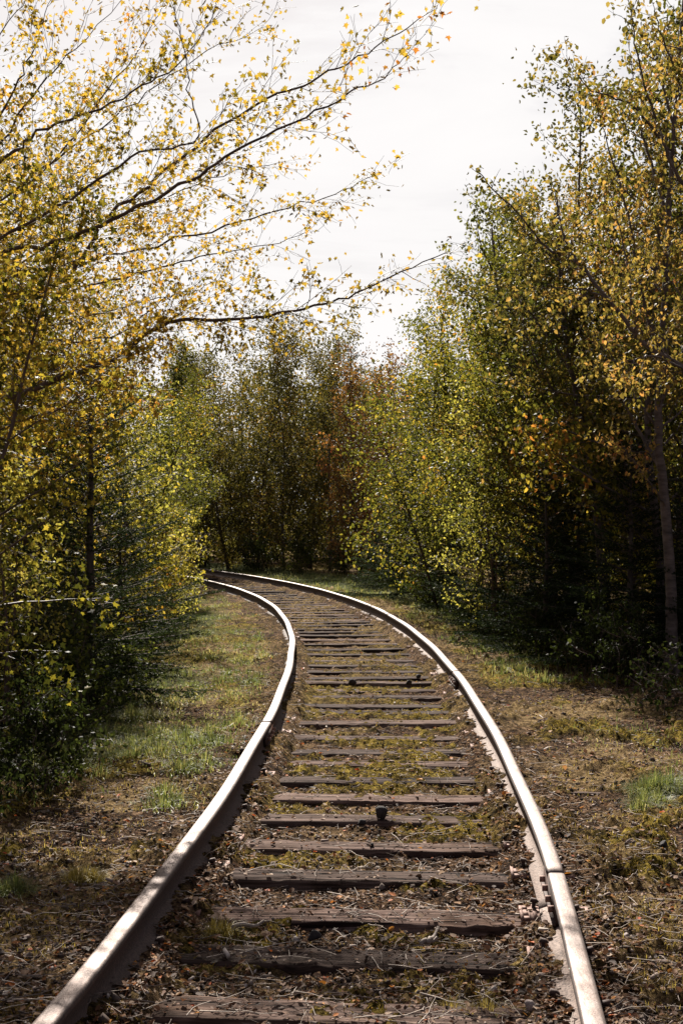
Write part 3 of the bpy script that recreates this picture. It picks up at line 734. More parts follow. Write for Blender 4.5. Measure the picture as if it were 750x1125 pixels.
def proto_tree(name, seed, H, r, cs=.25, nl=26, ll=1.3, lean=(0, 0), up=.5, every=.2, lev=0, leafgap=.05, bark='bark', leaf='birch_leaf', T=T_OVAL, ls=(.03, .055), spread=1.0, stems=1, droop=.0, petiole=.05, top=.25):
    rng = np.random.default_rng(seed); gw = Geo(); lp = []
    for st_ in range(stems):
        ln = np.array([lean[0], lean[1], 0]) + (rng.normal(0, .16, 3) * [1, 1, 0] if stems > 1 else 0)
        h = H * (1 if st_ == 0 else rng.uniform(.6, .95)); rr = r * (1 if st_ == 0 else .7)
        P = wander(rng, (0, 0, -.1) if st_ == 0 else (rng.normal(0, .12), rng.normal(0, .12), -.1), np.array([0, 0, 1.]) + ln, h, 14, .055, .012)
        R_ = rr * (1 - np.linspace(0, 1, 14) ** 1.1 * .93); R_[0] *= 1.45
        tube(gw, P, R_, 8)
        n_ = max(4, nl // stems)
        for q in range(n_):
            f = cs + (1 - cs) * (q + rng.random()) / n_; f = min(f, .985)
            x = f * 13; i = min(int(x), 12); p = P[i] * (1 - x + i) + P[i + 1] * (x - i)
            az = q * 2.4 + rng.normal(0, .4); e = up + rng.normal(0, .15)
            L = ll * (1 - (f - cs) / (1 - cs) * (1 - top)) * rng.uniform(.65, 1.15)
            if f < cs + .2: L *= .8
            d = np.array([math.cos(az) * math.cos(e) * spread, math.sin(az) * math.cos(e) * spread, math.sin(e)])
            Q = wander(rng, p, d, L, 7, .10, .03 - droop)
            rb = max(.004, R_[i] * .45); tube(gw, Q, np.linspace(rb, .002, 7), 4, False)
            dress(gw, lp, Q, rb, rng, every, L * .42, L * .2, .15, lev, .8, leafgap, .03, .0 - droop, 1.0, 3, .0018, petiole)
        twigleaf(lp, P[-4:], rng, leafgap * .5, petiole)
    LP = np.concatenate(lp); gl = Geo()
    scatter(gl, T, LP, rng.uniform(ls[0], ls[1], len(LP)), rng, dirs=np.array([[0, 0, -.5]]), njit=1)
    return name, gw.mesh(name + '_trunk', M[bark]), gl.mesh(name + '_crown', M[leaf])

def proto_spruce(seed, H, r, whorls=16, base=.9, dens=1.0):
    rng = np.random.default_rng(seed); gw = Geo(); npos = []; ndir = []
    P = np.c_[rng.normal(0, .008, 12).cumsum(), rng.normal(0, .008, 12).cumsum(), np.linspace(-.1, H, 12)]
    tube(gw, P, np.linspace(r, .006, 12), 7)
    for w in range(whorls):
        f = .03 + .95 * w / whorls; z = f * H; L = base * (1 - f) ** .85 + .08
        for b in range(int(7 * dens)):
            az = b * 2 * PI / int(7 * dens) + w * .9 + rng.normal(0, .2); l = L * rng.uniform(.7, 1.15)
            d = np.array([math.cos(az), math.sin(az), .12 + .5 * f - .2 * (1 - f)])
            Q = wander(rng, (0, 0, z + rng.normal(0, .04)), d, l, 6, .05, .03)
            tube(gw, Q, np.linspace(.007, .002, 6), 3, False)
            m = int(l / .045) + 1
            for j in range(m):
                t = (.12 + .88 * (j + rng.random()) / m) * 5; i = min(int(t), 4); p = Q[i] * (1 - t + i) + Q[i + 1] * (t - i); tt = norm(Q[i + 1] - Q[i])
                sgn = 1 if j % 2 else -1; sd = norm(np.cross(tt, [0, 0, 1])) * sgn
                tl = l * .42 * (1 - .6 * t / 5) * rng.uniform(.6, 1.2); dd = norm(tt * .75 + sd * .8 + [0, 0, -.08 + rng.normal(0, .1)])
                nn = max(5, int(tl / .005)); u = rng.random(nn)[:, None]
                npos.append(p + dd * u * tl); 
                a = rng.normal(size=(nn, 3)); a -= dd * (a @ dd)[:, None]; ndir.append(norm(norm(a) * .8 + dd * .8))
    NP_ = np.concatenate(npos); ND = np.concatenate(ndir); gl = Geo(); n = len(NP_)
    S = norm(np.cross(ND, rng.normal(size=(n, 3)))); Ln = rng.uniform(.018, .034, n)[:, None]
    V = np.stack([NP_ - S * .0045, NP_ + S * .0045, NP_ + ND * Ln], 1); gl.add(V, np.arange(n * 3).reshape(n, 3))
    return 'spruce', gw.mesh('spruce_trunk', M['bark']), gl.mesh('spruce_crown', M['needle'])

def plant(proto, name, px, Yd, label, cat, group, scale=1.0, rz=0.0, dz=0.0, x=None, tilt=(0, 0), leafname='crown', trunkname='trunk'):
    X0 = (px - 375) * Yd / F if x is None else x
    z = float(ground_z(np.array([X0]), np.array([Yd]))[0]) + dz
    o = link(name, None, None, (X0, Yd, z), (tilt[0], tilt[1], rz), scale)
    tag(o, label, cat, group)
    link(trunkname, proto[1], o); link(leafname, proto[2], o)
    return o

# --- the big maple leaning in from the left, limbs laid out one by one
rng = np.random.default_rng(21)
MT = np.array([-4.3, 9.3])
gw = Geo(); lp = []
TR = spline([(MT[0] - .1, MT[1], -.2), (MT[0], MT[1], 1.0), (MT[0] + .1, MT[1] - .1, 2.6), (MT[0] + .05, MT[1] + .1, 4.6), (MT[0] + .2, MT[1], 7.2)], 22)
tube(gw, TR, np.linspace(.17, .05, 22), 12)
def trunk_at(z): return TR[np.abs(TR[:, 2] - z).argmin()]
MAINS = [  # start height on the trunk, (pixel, pixel, metres) along the limb, base radius
    (1.7, [(-120, 500, 9.2), (0, 441, 9.0), (65, 416, 9.0), (125, 393, 8.9), (168, 362, 8.9), (200, 352, 8.9), (262, 350, 8.8), (330, 340, 8.7), (375, 327, 8.6), (430, 303, 8.5), (492, 275, 8.4)], .040),
    (1.9, [(-80, 440, 9.3), (0, 368, 9.2), (70, 374, 9.3), (130, 366, 9.3), (168, 340, 9.3), (186, 322, 9.3)], .022),
    (2.2, [(-100, 380, 9.1), (0, 327, 8.9), (33, 322, 8.8), (67, 309, 8.7), (88, 285, 8.7), (117, 240, 8.6), (160, 207, 8.5), (210, 165, 8.4), (265, 122, 8.2), (330, 92, 8.1), (375, 72, 8.0), (430, 40, 7.9), (480, 6, 7.8)], .032),
    (2.5, [(-100, 330, 8.6), (0, 278, 8.4), (67, 264, 8.2), (117, 242, 8.1), (190, 208, 8.0), (240, 176, 7.9), (310, 140, 7.8), (375, 107, 7.7), (420, 82, 7.6), (450, 58, 7.5)], .028),
    (2.4, [(-120, 350, 9.8), (0, 308, 9.8), (60, 294, 9.8), (125, 280, 9.7), (225, 255, 9.6), (300, 232, 9.5), (365, 213, 9.4), (412, 190, 9.3)], .024),
    (2.1, [(-110, 400, 10), (0, 340, 10), (90, 316, 10.1), (165, 296, 10.1), (225, 280, 10.1), (290, 268, 10.1), (352, 252, 10)], .022),
    (3.0, [(-120, 250, 8.4), (0, 178, 8.2), (40, 145, 8.1), (100, 122, 8.0), (160, 93, 7.9), (205, 60, 7.8), (245, -10, 7.7)], .022),
    (3.2, [(-100, 240, 9), (0, 125, 8.8), (30, 62, 8.7), (60, -10, 8.7)], .022),
    (3.0, [(-140, 270, 9), (-30, 190, 8.9), (30, 110, 8.8), (75, 60, 8.8), (145, -10, 8.7)], .020),
    (2.6, [(-120, 300, 9.6), (0, 225, 9.7), (60, 175, 9.8), (110, 110, 9.8), (160, 40, 9.8), (190, -20, 9.8)], .020),
    (2.3, [(-100, 330, 8), (0, 262, 7.9), (80, 215, 7.8), (150, 170, 7.7), (215, 150, 7.6), (208, 100, 7.6), (200, 40, 7.6), (184, -10, 7.5)], .018),
    (2.0, [(-100, 420, 9.8), (0, 375, 9.9), (80, 352, 9.9), (150, 332, 9.9), (215, 318, 9.9), (250, 300, 9.8)], .016),
    (2.3, [(-110, 360, 10.6), (0, 300, 10.8), (80, 262, 10.9), (170, 222, 11), (250, 190, 11), (320, 176, 11)], .020),
    (2.8, [(-120, 290, 10.3), (0, 220, 10.5), (80, 160, 10.6), (150, 110, 10.7), (220, 60, 10.8), (300, 24, 10.8)], .020),
    (1.6, [(-120, 520, 8.8), (0, 470, 8.5), (60, 452, 8.3), (120, 430, 8.2), (170, 420, 8.2)], .018),
    (3.4, [(-120, 160, 9.5), (-20, 60, 9.6), (40, -20, 9.6)], .02),
    (2.9, [(-130, 250, 10.5), (-10, 200, 10.8), (60, 205, 11), (120, 190, 11.2), (180, 130, 11.3)], .018),
]
for z0, C, r in MAINS:
    P = spline([trunk_at(z0)] + [P3(*c) for c in C], 10 + 4 * len(C)); P[2:] += rng.normal(0, .008, P[2:].shape)
    r *= .7; tube(gw, P, r * (1 - np.linspace(0, 1, len(P)) ** .8 * .9), 6, False)
    st_ = .3
    dress(gw, lp, P, r * .55, rng, .10, .8, .3, st_, 1, .62, .02, .03, .03, .8, 3, .0016, .035)
P0 = spline([trunk_at(1.7)] + [P3(*c) for c in MAINS[0][1]], 60)
lowp = []
dress(gw, lowp, P0[12:54], .008, rng, .09, .5, .22, 0, 1, .8, .024, .03, -.02, .9, 3, .0014, .035)
dress(gw, lowp, P0[14:44], .008, rng, .08, .45, .25, 0, 1, .9, .024, .03, -.05, .8, 3, .0014, .04)
dress(gw, lowp, P0[8:34], .010, rng, .16, .6, .3, 0, 1, .9, .03, .03, -.03, .8, 3, .0014, .04)
for q in range(30):     # the rest of the crown, behind, above and towards the camera
    az = rng.uniform(-2.6, 2.2); e = rng.uniform(.15, 1.1); z0 = rng.uniform(2, 6.5); p = trunk_at(z0)
    if abs(az) < .9 and z0 < 3.5 and e < .5: az += 1.6
    L = rng.uniform(1.8, 3.4) * (1 - .06 * z0); Q = wander(rng, p, (math.cos(az) * math.cos(e), math.sin(az) * math.cos(e), math.sin(e)), L, 12, .06, .02)
    tube(gw, Q, np.linspace(.03, .003, 12), 5, False)
    dress(gw, lp, Q, .014, rng, .15, .7, .3, .2, 1, .7, .03, .03, .02, 1, 3, .0018, .035)
LP = np.concatenate(lp)
PXp = 375 + LP[:, 0] * F / LP[:, 1]
# thinner foliage towards the limb ends over the track
dd = LP[:, 0] - MT[0]
keep = rng.random(len(LP)) < np.clip(1.45 - dd * .2, .42, 1) * .85
LPk = np.vstack([LP[keep]] + lowp); gl = Geo(); print('maple', len(LP), len(LPk))
scatter(gl, T_MAPLE, LPk, rng.uniform(.019, .040, len(LPk)), rng, dirs=np.array([[0, 0, -.8]]))
mo = link('maple_tree', None, None, (MT[0], MT[1], 0)); tag(mo, 'large yellow leaved maple reaching its long bare limbs in from the left over the track', 'tree', 'trees left of the track')
for nm, gg, mt in (('trunk', gw, M['twig_bark']), ('crown', gl, M['maple_leaf'])):
    me = gg.mesh('maple_' + nm, mt); ob = link(nm, me, mo, (-MT[0], -MT[1], 0))

# --- the grey birch like tree at the right edge and the one outside the frame
def laid_tree(name, label, base, C, limbs_, leafmat, group, every=.13, L0=.6, seed=3, gap=.016, ls=(.03, .055), keepf=.7, bark='birch_bark', T=T_OVAL, rt=.06, extra=14, cs=.35, ll=1.4):
    rng = np.random.default_rng(seed); gw = Geo(); lp = []
    TP = spline([P3(*c) for c in C], 34); TP[0, 2] = -.15; TP[1:-1] += rng.normal(0, .006, TP[1:-1].shape)
    Rr = np.linspace(rt, .012, len(TP)); Rr[0] *= 1.7; Rr[1] *= 1.25; tube(gw, TP, Rr, 10)
    for k in range(4):
        a = k * 1.6 + rng.random(); q = TP[1]; e = q + np.array([math.cos(a) * .3, math.sin(a) * .3, -.2]); tube(gw, spline([TP[2], q + (e - q) * .35 + [0, 0, .03], e], 7), np.linspace(rt * .8, .02, 7), 6)
    for Cx, r in limbs_:
        P = spline([P3(*c) for c in Cx], 8 + 4 * len(Cx)); j = np.linalg.norm(TP - P[0], axis=1).argmin()
        if np.linalg.norm(TP[j] - P[0]) < .6: P[0] = TP[j]
        P[1:] += rng.normal(0, .006, P[1:].shape); tube(gw, P, r * (1 - np.linspace(0, 1, len(P)) * .88), 6, False)
        dress(gw, lp, P, r * .8, rng, every, L0, L0 * .4, .12, 1, .7, gap, .03, .03, 1, 3, .0016, .035)
    for k in range(extra):
        f = cs + (1 - cs) * (k + rng.random()) / extra; i = int(f * 32); az = k * 2.4; e = rng.uniform(.3, 1.0)
        Q = wander(rng, TP[i], (math.cos(az) * math.cos(e), math.sin(az) * math.cos(e), math.sin(e)), ll * rng.uniform(.6, 1.2) * (1 - .35 * f), 8, .08, .03)
        tube(gw, Q, np.linspace(.014, .002, 8), 4, False)
        dress(gw, lp, Q, .012, rng, every * 1.15, L0 * .9, L0 * .4, .15, 1, .7, gap, .03, .02, 1, 3, .0016, .035)
    LP = np.concatenate(lp); LP = LP[rng.random(len(LP)) < keepf]; gl = Geo()
    scatter(gl, T, LP, rng.uniform(ls[0], ls[1], len(LP)), rng, dirs=np.array([[0, 0, -.9]]))
    b = TP[0] * [1, 1, 0]
    o = link(name, None, None, b); tag(o, label, 'tree', group)
    link('trunk', gw.mesh(name + '_trunk', M[bark]), o, -b); link('crown', gl.mesh(name + '_crown', M[leafmat]), o, -b)
    return o
GR = 'trees right of the track'
laid_tree('birch_tree', 'pale barked birch with flared roots standing at the right edge of the picture', None,
          [(735, 752, 13.2), (738, 700, 13.2), (737, 650, 13.2), (731, 560, 13.2), (723, 480, 13.2), (726, 395, 13.2), (732, 300, 13.2), (736, 200, 13.1), (744, 100, 13), (752, -20, 13)],
          [([(728, 400, 13.2), (712, 350, 13.1), (700, 300, 13), (690, 240, 12.9), (672, 170, 12.8), (650, 100, 12.7)], .022),
           ([(728, 520, 13.2), (700, 470, 13.4), (680, 430, 13.5), (660, 380, 13.6), (640, 330, 13.6)], .02),
           ([(733, 560, 13.2), (712, 530, 13), (690, 500, 12.9), (676, 480, 12.8)], .016),
           ([(728, 440, 13.2), (745, 400, 13.1), (765, 340, 13), (775, 250, 13)], .02),
           ([(734, 240, 13.2), (715, 180, 13.3), (700, 120, 13.4), (690, 40, 13.5)], .018),
           ([(738, 170, 13.1), (700, 120, 12.6), (675, 106, 12.4), (645, 95, 12.3), (622, 60, 12.2)], .014)],
          'birch_gold', GR, seed=31, keepf=.95, rt=.062, extra=16, cs=.45)
laid_tree('birch_tree', 'tree just outside the right edge with one heavy limb slanting up left', None,
          [(840, 790, 11.4), (838, 650, 11.4), (830, 500, 11.4), (822, 430, 11.4), (815, 330, 11.4), (810, 200, 11.3), (800, 60, 11.2), (800, -60, 11.2)],
          [([(822, 430, 11.4), (770, 412, 11.5), (748, 402, 11.5), (715, 382, 11.6), (700, 370, 11.6), (665, 325, 11.7), (640, 295, 11.8), (630, 285, 11.8), (600, 272, 11.9), (575, 240, 12), (540, 205, 12), (522, 184, 12)], .028),
           ([(632, 286, 11.8), (618, 255, 11.8), (612, 222, 11.8), (606, 196, 11.8)], .012),
           ([(700, 370, 11.6), (695, 340, 11.5), (690, 300, 11.4), (680, 250, 11.3), (665, 190, 11.2)], .014),
           ([(665, 325, 11.7), (640, 318, 11.5), (600, 316, 11.4), (560, 320, 11.3)], .010),
           ([(818, 330, 11.4), (770, 230, 11), (740, 185, 10.9), (720, 130, 10.8), (700, 60, 10.6), (690, -10, 10.5)], .022),
           ([(812, 230, 11.4), (760, 120, 11), (735, 60, 10.8), (715, 0, 10.6)], .018),
           ([(760, 408, 11.5), (720, 392, 11), (690, 395, 10.8), (655, 397, 10.7)], .012)],
          'birch_gold', GR, seed=32, keepf=.95, rt=.08, extra=12, cs=.45)
laid_tree('birch_tree', 'slender pinkish barked birch leaning left, between the edge birch and the green birch', None,
          [(662, 745, 15.5), (660, 640, 15.5), (655, 570, 15.5), (645, 500, 15.5), (632, 430, 15.5), (622, 380, 15.5), (615, 300, 15.6), (612, 220, 15.7)],
          [([(640, 470, 15.5), (610, 430, 15.3), (590, 400, 15.2), (575, 350, 15.1)], .02), ([(625, 390, 15.5), (640, 340, 15.4), (655, 290, 15.3)], .016)],
          'birch_gold', GR, seed=33, keepf=.8, rt=.05, extra=20, cs=.35, ls=(.035, .06))
laid_tree('birch_tree', 'thin trunked birch slanting up to the left from the dark undergrowth on the right', None,
          [(640, 700, 17), (632, 640, 17), (618, 590, 17), (600, 530, 17.1), (578, 460, 17.2), (560, 400, 17.4), (548, 330, 17.5), (540, 250, 17.6)],
          [([(600, 530, 17), (570, 500, 16.8), (545, 480, 16.6), (520, 440, 16.5)], .018), ([(575, 455, 17), (600, 400, 17), (615, 350, 17)], .016)],
          'birch_leaf', GR, seed=34, keepf=.75, rt=.05, extra=22, cs=.25, ls=(.04, .065))

# --- prototypes
B1 = proto_tree('birch', 101, 6.4, .045, .17, 52, 1.9, every=.16, leafgap=.010, ls=(.04, .068), bark='birch_bark', petiole=.10)
B2 = proto_tree('birch', 102, 5.6, .04, .16, 52, 1.8, (.08, 0), every=.16, leafgap=.010, ls=(.04, .068), stems=2, petiole=.10)
B3 = proto_tree('birch', 103, 6.9, .045, .16, 46, 2.4, (-.06, .02), every=.17, leafgap=.012, leaf='birch_gold', ls=(.04, .068), petiole=.10, bark='birch_bark')
FA = proto_tree('far_birch', 111, 8.0, .04, .05, 56, 1.9, every=.17, leafgap=.016, leaf='far_leaf', ls=(.055, .095), up=.5, top=.6, petiole=.11)
FB = proto_tree('far_birch', 112, 7.0, .04, .04, 56, 1.7, every=.17, leafgap=.016, leaf='far_leaf', ls=(.055, .095), stems=2, up=.55, top=.6, petiole=.11)
FC = proto_tree('far_birch', 113, 7.4, .04, .04, 56, 1.7, every=.17, leafgap=.010, leaf='birch_leaf', ls=(.055, .095), up=.8, petiole=.11)
RD = proto_tree('red_tree', 114, 6.6, .04, .05, 50, 1.8, every=.17, leafgap=.016, leaf='red_leaf', ls=(.055, .095), up=.6, top=.35, petiole=.11)
S1 = proto_tree('sapling', 121, 3.2, .022, .06, 28, 1.15, every=.13, leafgap=.011, leaf='sapling_leaf', T=T_MAPLE, ls=(.028, .055), stems=2, bark='twig_bark', top=.4, petiole=.08)
S2 = proto_tree('sapling', 122, 4.2, .028, .08, 34, 1.3, (.1, -.05), every=.14, leafgap=.011, leaf='sapling_leaf', T=T_MAPLE, ls=(.028, .055), bark='twig_bark', top=.35, petiole=.08)
S3 = proto_tree('sapling', 123, 3.6, .022, .05, 30, 1.1, every=.13, leafgap=.010, leaf='bush_leaf', T=T_OVAL, ls=(.03, .05), stems=3, bark='twig_bark', top=.4, petiole=.08)
BU = proto_tree('bush', 131, 1.5, .010, .03, 44, .6, every=.07, leafgap=.010, leaf='bush_leaf', ls=(.02, .04), stems=7, bark='twig_bark', up=.9, top=.5, petiole=.04)
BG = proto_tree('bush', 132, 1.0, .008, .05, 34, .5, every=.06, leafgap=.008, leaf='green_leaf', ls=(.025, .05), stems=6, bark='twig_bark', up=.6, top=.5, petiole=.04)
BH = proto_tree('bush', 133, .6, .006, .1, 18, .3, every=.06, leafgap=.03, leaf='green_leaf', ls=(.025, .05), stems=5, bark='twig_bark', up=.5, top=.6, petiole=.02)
for _p in (B1, B2, B3, FA, FB, FC, RD, S1, S2, S3, BU, BG, BH): print(_p[0], len(_p[1].polygons), len(_p[2].polygons))
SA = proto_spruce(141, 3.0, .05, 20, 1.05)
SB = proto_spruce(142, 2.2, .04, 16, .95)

MB = proto_tree('maple', 141, 7.4, .075, .3, 40, 2.5, every=.2, leafgap=.018, leaf='maple_leaf', T=T_MAPLE, ls=(.028, .05), bark='twig_bark', top=.6, up=.45, petiole=.07)
GL = 'trees left of the track'; GF = 'trees beyond the bend'
PL = [
 # left side, near to far
 (S2, 'maple_sapling', -40, 8.3, 'yellow green maple sapling at the left edge, nearest the camera under the big maple', GL, .86, .5),
 (S3, 'leafy_sapling', 5, 10.2, 'small leaved dark sapling low in the left thicket near the edge', GL, .75, 2.0),
 (S2, 'maple_sapling', -30, 11.2, 'taller maple sapling behind the edge sapling, dense with small yellow leaves', GL, 1.0, 3.3),
 (S1, 'maple_sapling', 45, 14.5, 'maple sapling left of the tallest left spruce, leaves lit yellow', GL, 1.1, 1.0),
 (S2, 'maple_sapling', 100, 15.5, 'golden maple sapling rising behind the tallest left spruce', GL, 1.02, 4.6),
 (S1, 'maple_sapling', 128, 16.5, 'maple sapling with an orange patch of leaves right of the tallest left spruce', GL, 1.15, 5.4),
 (MB, 'maple_tree', -165, 14.6, 'second maple behind the big one, its crown filling the upper left', GL, .95, .6),
 (MB, 'maple_tree', 42, 14.3, 'golden maple inside the left thicket, its crown behind the low limb', GL, .74, 2.1),
 (MB, 'maple_tree', -250, 11.6, 'maple standing outside the left edge between the big maple and the second one', GL, .9, 3.6),
 (S3, 'leafy_sapling', 160, 19.5, 'bushy olive sapling between the left spruces and the far yellow bush', GL, 1.1, .2),
 (S3, 'leafy_sapling', 150, 24.0, 'olive green sapling deeper along the left edge of the track', GL, 1.35, 2.2),
 (B2, 'birch_tree', 30, 20.0, 'green birch standing deep in the left thicket', GL, .8, 1.2),
 (B1, 'birch_tree', 90, 24.0, 'olive birch behind the golden sapling on the left', GL, .85, 2.8),
 (FC, 'birch_tree', 165, 29.0, 'pale olive birch at the left mouth of the bend, tallest there', GL, .72, 0.3),
 (S2, 'maple_sapling', -90, 14.0, 'maple sapling standing outside the left edge, only its twigs reach in', GL, 1.2, .9),
 (B3, 'birch_tree', -20, 17.0, 'gold leaved birch far back at the left edge', GL, .75, .1),
 # the wood beyond the bend
 (FC, 'birch_tree', 197, 40.0, 'olive birch leftmost in the wood beyond the bend', GF, .86, 1.1),
 (FA, 'birch_tree', 225, 43.0, 'yellow olive birch second from the left beyond the bend', GF, .78, 2.1),
 (FB, 'birch_tree', 252, 41.0, 'twin stemmed birch beyond the bend, below the end of the low maple limb', GF, .94, .4),
 (FA, 'birch_tree', 283, 42.5, 'tall brown olive birch left of the middle beyond the bend', GF, .84, 3.4),
 (FA, 'birch_tree', 312, 41.0, 'tallest birch of the wood beyond the bend with a feathery pointed top', GF, .92, 5.0),
 (FB, 'birch_tree', 338, 40.0, 'tall twin stemmed birch just right of the tallest one beyond the bend', GF, .98, 2.6),
 (FA, 'birch_tree', 362, 38.5, 'brown olive birch left of the russet tree', GF, .76, 1.7),
 (RD, 'russet_tree', 396, 35.5, 'russet brown tree in the gap under the white sky', GF, .84, .6),
 (RD, 'russet_tree', 424, 33.5, 'smaller russet tree right behind the bend, dark red below', GF, .8, 2.6),
 (FB, 'birch_tree', 374, 47.0, 'dim birch standing behind the russet tree', GF, .8, 4.0),
 (FB, 'birch_tree', 210, 47.0, 'dim birch in the second row at the far left of the bend', GF, 1.0, 5.5),
 (FC, 'birch_tree', 446, 35.0, 'green birch between the russet trees and the right hand birches', GF, .7, .9),
 (FB, 'birch_tree', 268, 46.5, 'birch in the second row beyond the bend behind the twin stemmed one', GF, .9, 1.9),
 (FA, 'birch_tree', 327, 47.0, 'birch in the second row beyond the bend behind the two tallest', GF, .84, 3.1),
 (FA, 'birch_tree', 405, 44.0, 'olive birch showing between the two russet trees', GF, .74, 2.2),
 (FB, 'birch_tree', 185, 42.0, 'shaded birch beyond the rails just above the sunlit left bush', GF, .9, 2.9),
 (B1, 'birch_tree', 185, 33.0, 'yellow olive birch leaning over the inside of the bend', GL, .8, 2.0),
 (B2, 'birch_tree', 130, 20.5, 'olive twin stemmed birch behind the golden sapling of the left thicket', GL, .72, 4.4),
 (S2, 'maple_sapling', 148, 21.5, 'yellow maple sapling hanging over the left verge grass', GL, .8, 2.4),
 (S2, 'maple_sapling', 20, 14.5, 'maple sapling filling the left thicket behind the low branching one', GL, 1.0, 5.9),
 # right side
 (B1, 'birch_tree', 540, 26.0, 'green birch in the second row behind the highest peaked one', GR, 1.05, 2.4),
 (B3, 'birch_tree', 600, 27.0, 'gold tinted birch in the second row of the right wood', GR, .95, 4.9),
 (B2, 'birch_tree', 660, 24.0, 'green birch in the second row behind the pinkish birch', GR, 1.05, 1.9),
 (B1, 'birch_tree', 730, 25.0, 'green birch in the second row far behind the edge birch', GR, 1.05, .2),
 (B1, 'birch_tree', 476, 28.0, 'full green birch at the far end of the right row, yellow green low down', GR, 1.0, 3.0),
 (B2, 'birch_tree', 492, 24.0, 'dense green twin stemmed birch leaning left over the right verge', GR, 1.0, 3.6),
 (B1, 'birch_tree', 522, 22.0, 'tall dense green birch whose crown peaks highest in the right row', GR, 1.04, 1.5),
 (B2, 'birch_tree', 556, 19.5, 'green birch with low drooping yellow green twigs in mid right', GR, 1.0, .4),
 (B1, 'birch_tree', 590, 21.5, 'green and gold birch behind the slanting thin trunks', GR, 1.0, 5.2),
 (B3, 'birch_tree', 640, 20.0, 'golden birch behind the leaning pinkish birch', GR, .92, 2.1),
 (B1, 'birch_tree', 690, 19.0, 'green birch behind the edge birch', GR, .84, .9),
 (B3, 'birch_tree', 760, 17.0, 'golden birch beyond the right edge of the picture', GR, .84, 3.9),
 (B2, 'birch_tree', 780, 20.0, 'green birch in the second row outside the right edge', GR, .9, 2.0),
 (B1, 'birch_tree', 612, 16.9, 'green birch in the front row above the dark spruces and the leafy bush', GR, .86, 4.1),
 (B1, 'birch_tree', 722, 14.4, 'tall yellow green birch filling the top right corner left of the edge birch', GR, 1.12, 2.9),
 (B3, 'birch_tree', 668, 16.6, 'tall golden green birch rising between the pinkish birch and the edge birch', GR, .98, 5.5),
 (B3, 'birch_tree', 745, 15.6, 'tall golden birch close behind the edge birch', GR, 1.0, 1.1),
 (S3, 'leafy_sapling', 545, 18.0, 'olive sapling at the foot of the green birches in mid right', GR, .9, 1.2),
 (S3, 'leafy_sapling', 480, 25.5, 'yellow green sapling low at the far end of the right row', GR, .9, 3.2),
 (S3, 'leafy_sapling', 690, 14.8, 'sparse sapling left of the edge birch trunk', GR, .7, 4.2),
]
for pr, nm, px, Yd, lab, grp, scl, rz in PL: plant(pr, nm, px, Yd, lab, 'tree', grp, scl, rz)
SP = [
 (SA, 100, 11.9, 'tallest dark spruce in the left thicket, its spire among yellow leaves', 1.0, 0.2),
 (SB, 134, 14.6, 'broad dark green spruce right of the tallest left spruce, nearest the grass', .78, 1.2),
 (SB, 40, 10.6, 'low spruce with grey green boughs near the left edge', .62, 2.1),
 (SB, 85, 10.9, 'small spruce whose boughs glint pale at the lower left', .55, .9),
 (SB, 428, 29.5, 'dark spruce left of the pair at the far end of the right verge', .95, .1),
 (SB, 455, 26.6, 'rounded spruce where the right verge meets the dark wood', 1.3, 2.9),
 (SB, 600, 15.6, 'dark spruce under the slanting thin trunks', 1.0, 1.9),
 (SA, 635, 16.5, 'taller dark spruce behind the leafy undergrowth on the right', .8, .5),
 (SB, 690, 14.4, 'spruce with green layered boughs beside the edge birch', 1.05, 3.1),
 (SB, 540, 18.6, 'low black looking spruce in the middle of the right thicket', .9, 4.0),
 (SB, 775, 13.6, 'spruce cut by the right edge behind the birch roots', 1.0, 5.0),
 (SB, 500, 23.0, 'small spruce between the two green birches of the far right row', .8, 5.2),
 (SA, 386, 52.0, 'distant spruce whose dark tip stands alone against the sky', 2.55, 0.5),
]
for pr, px, Yd, lab, scl, rz in SP: plant(pr, 'spruce_tree', px, Yd, lab, 'spruce', 'spruces along the track', scl, rz)
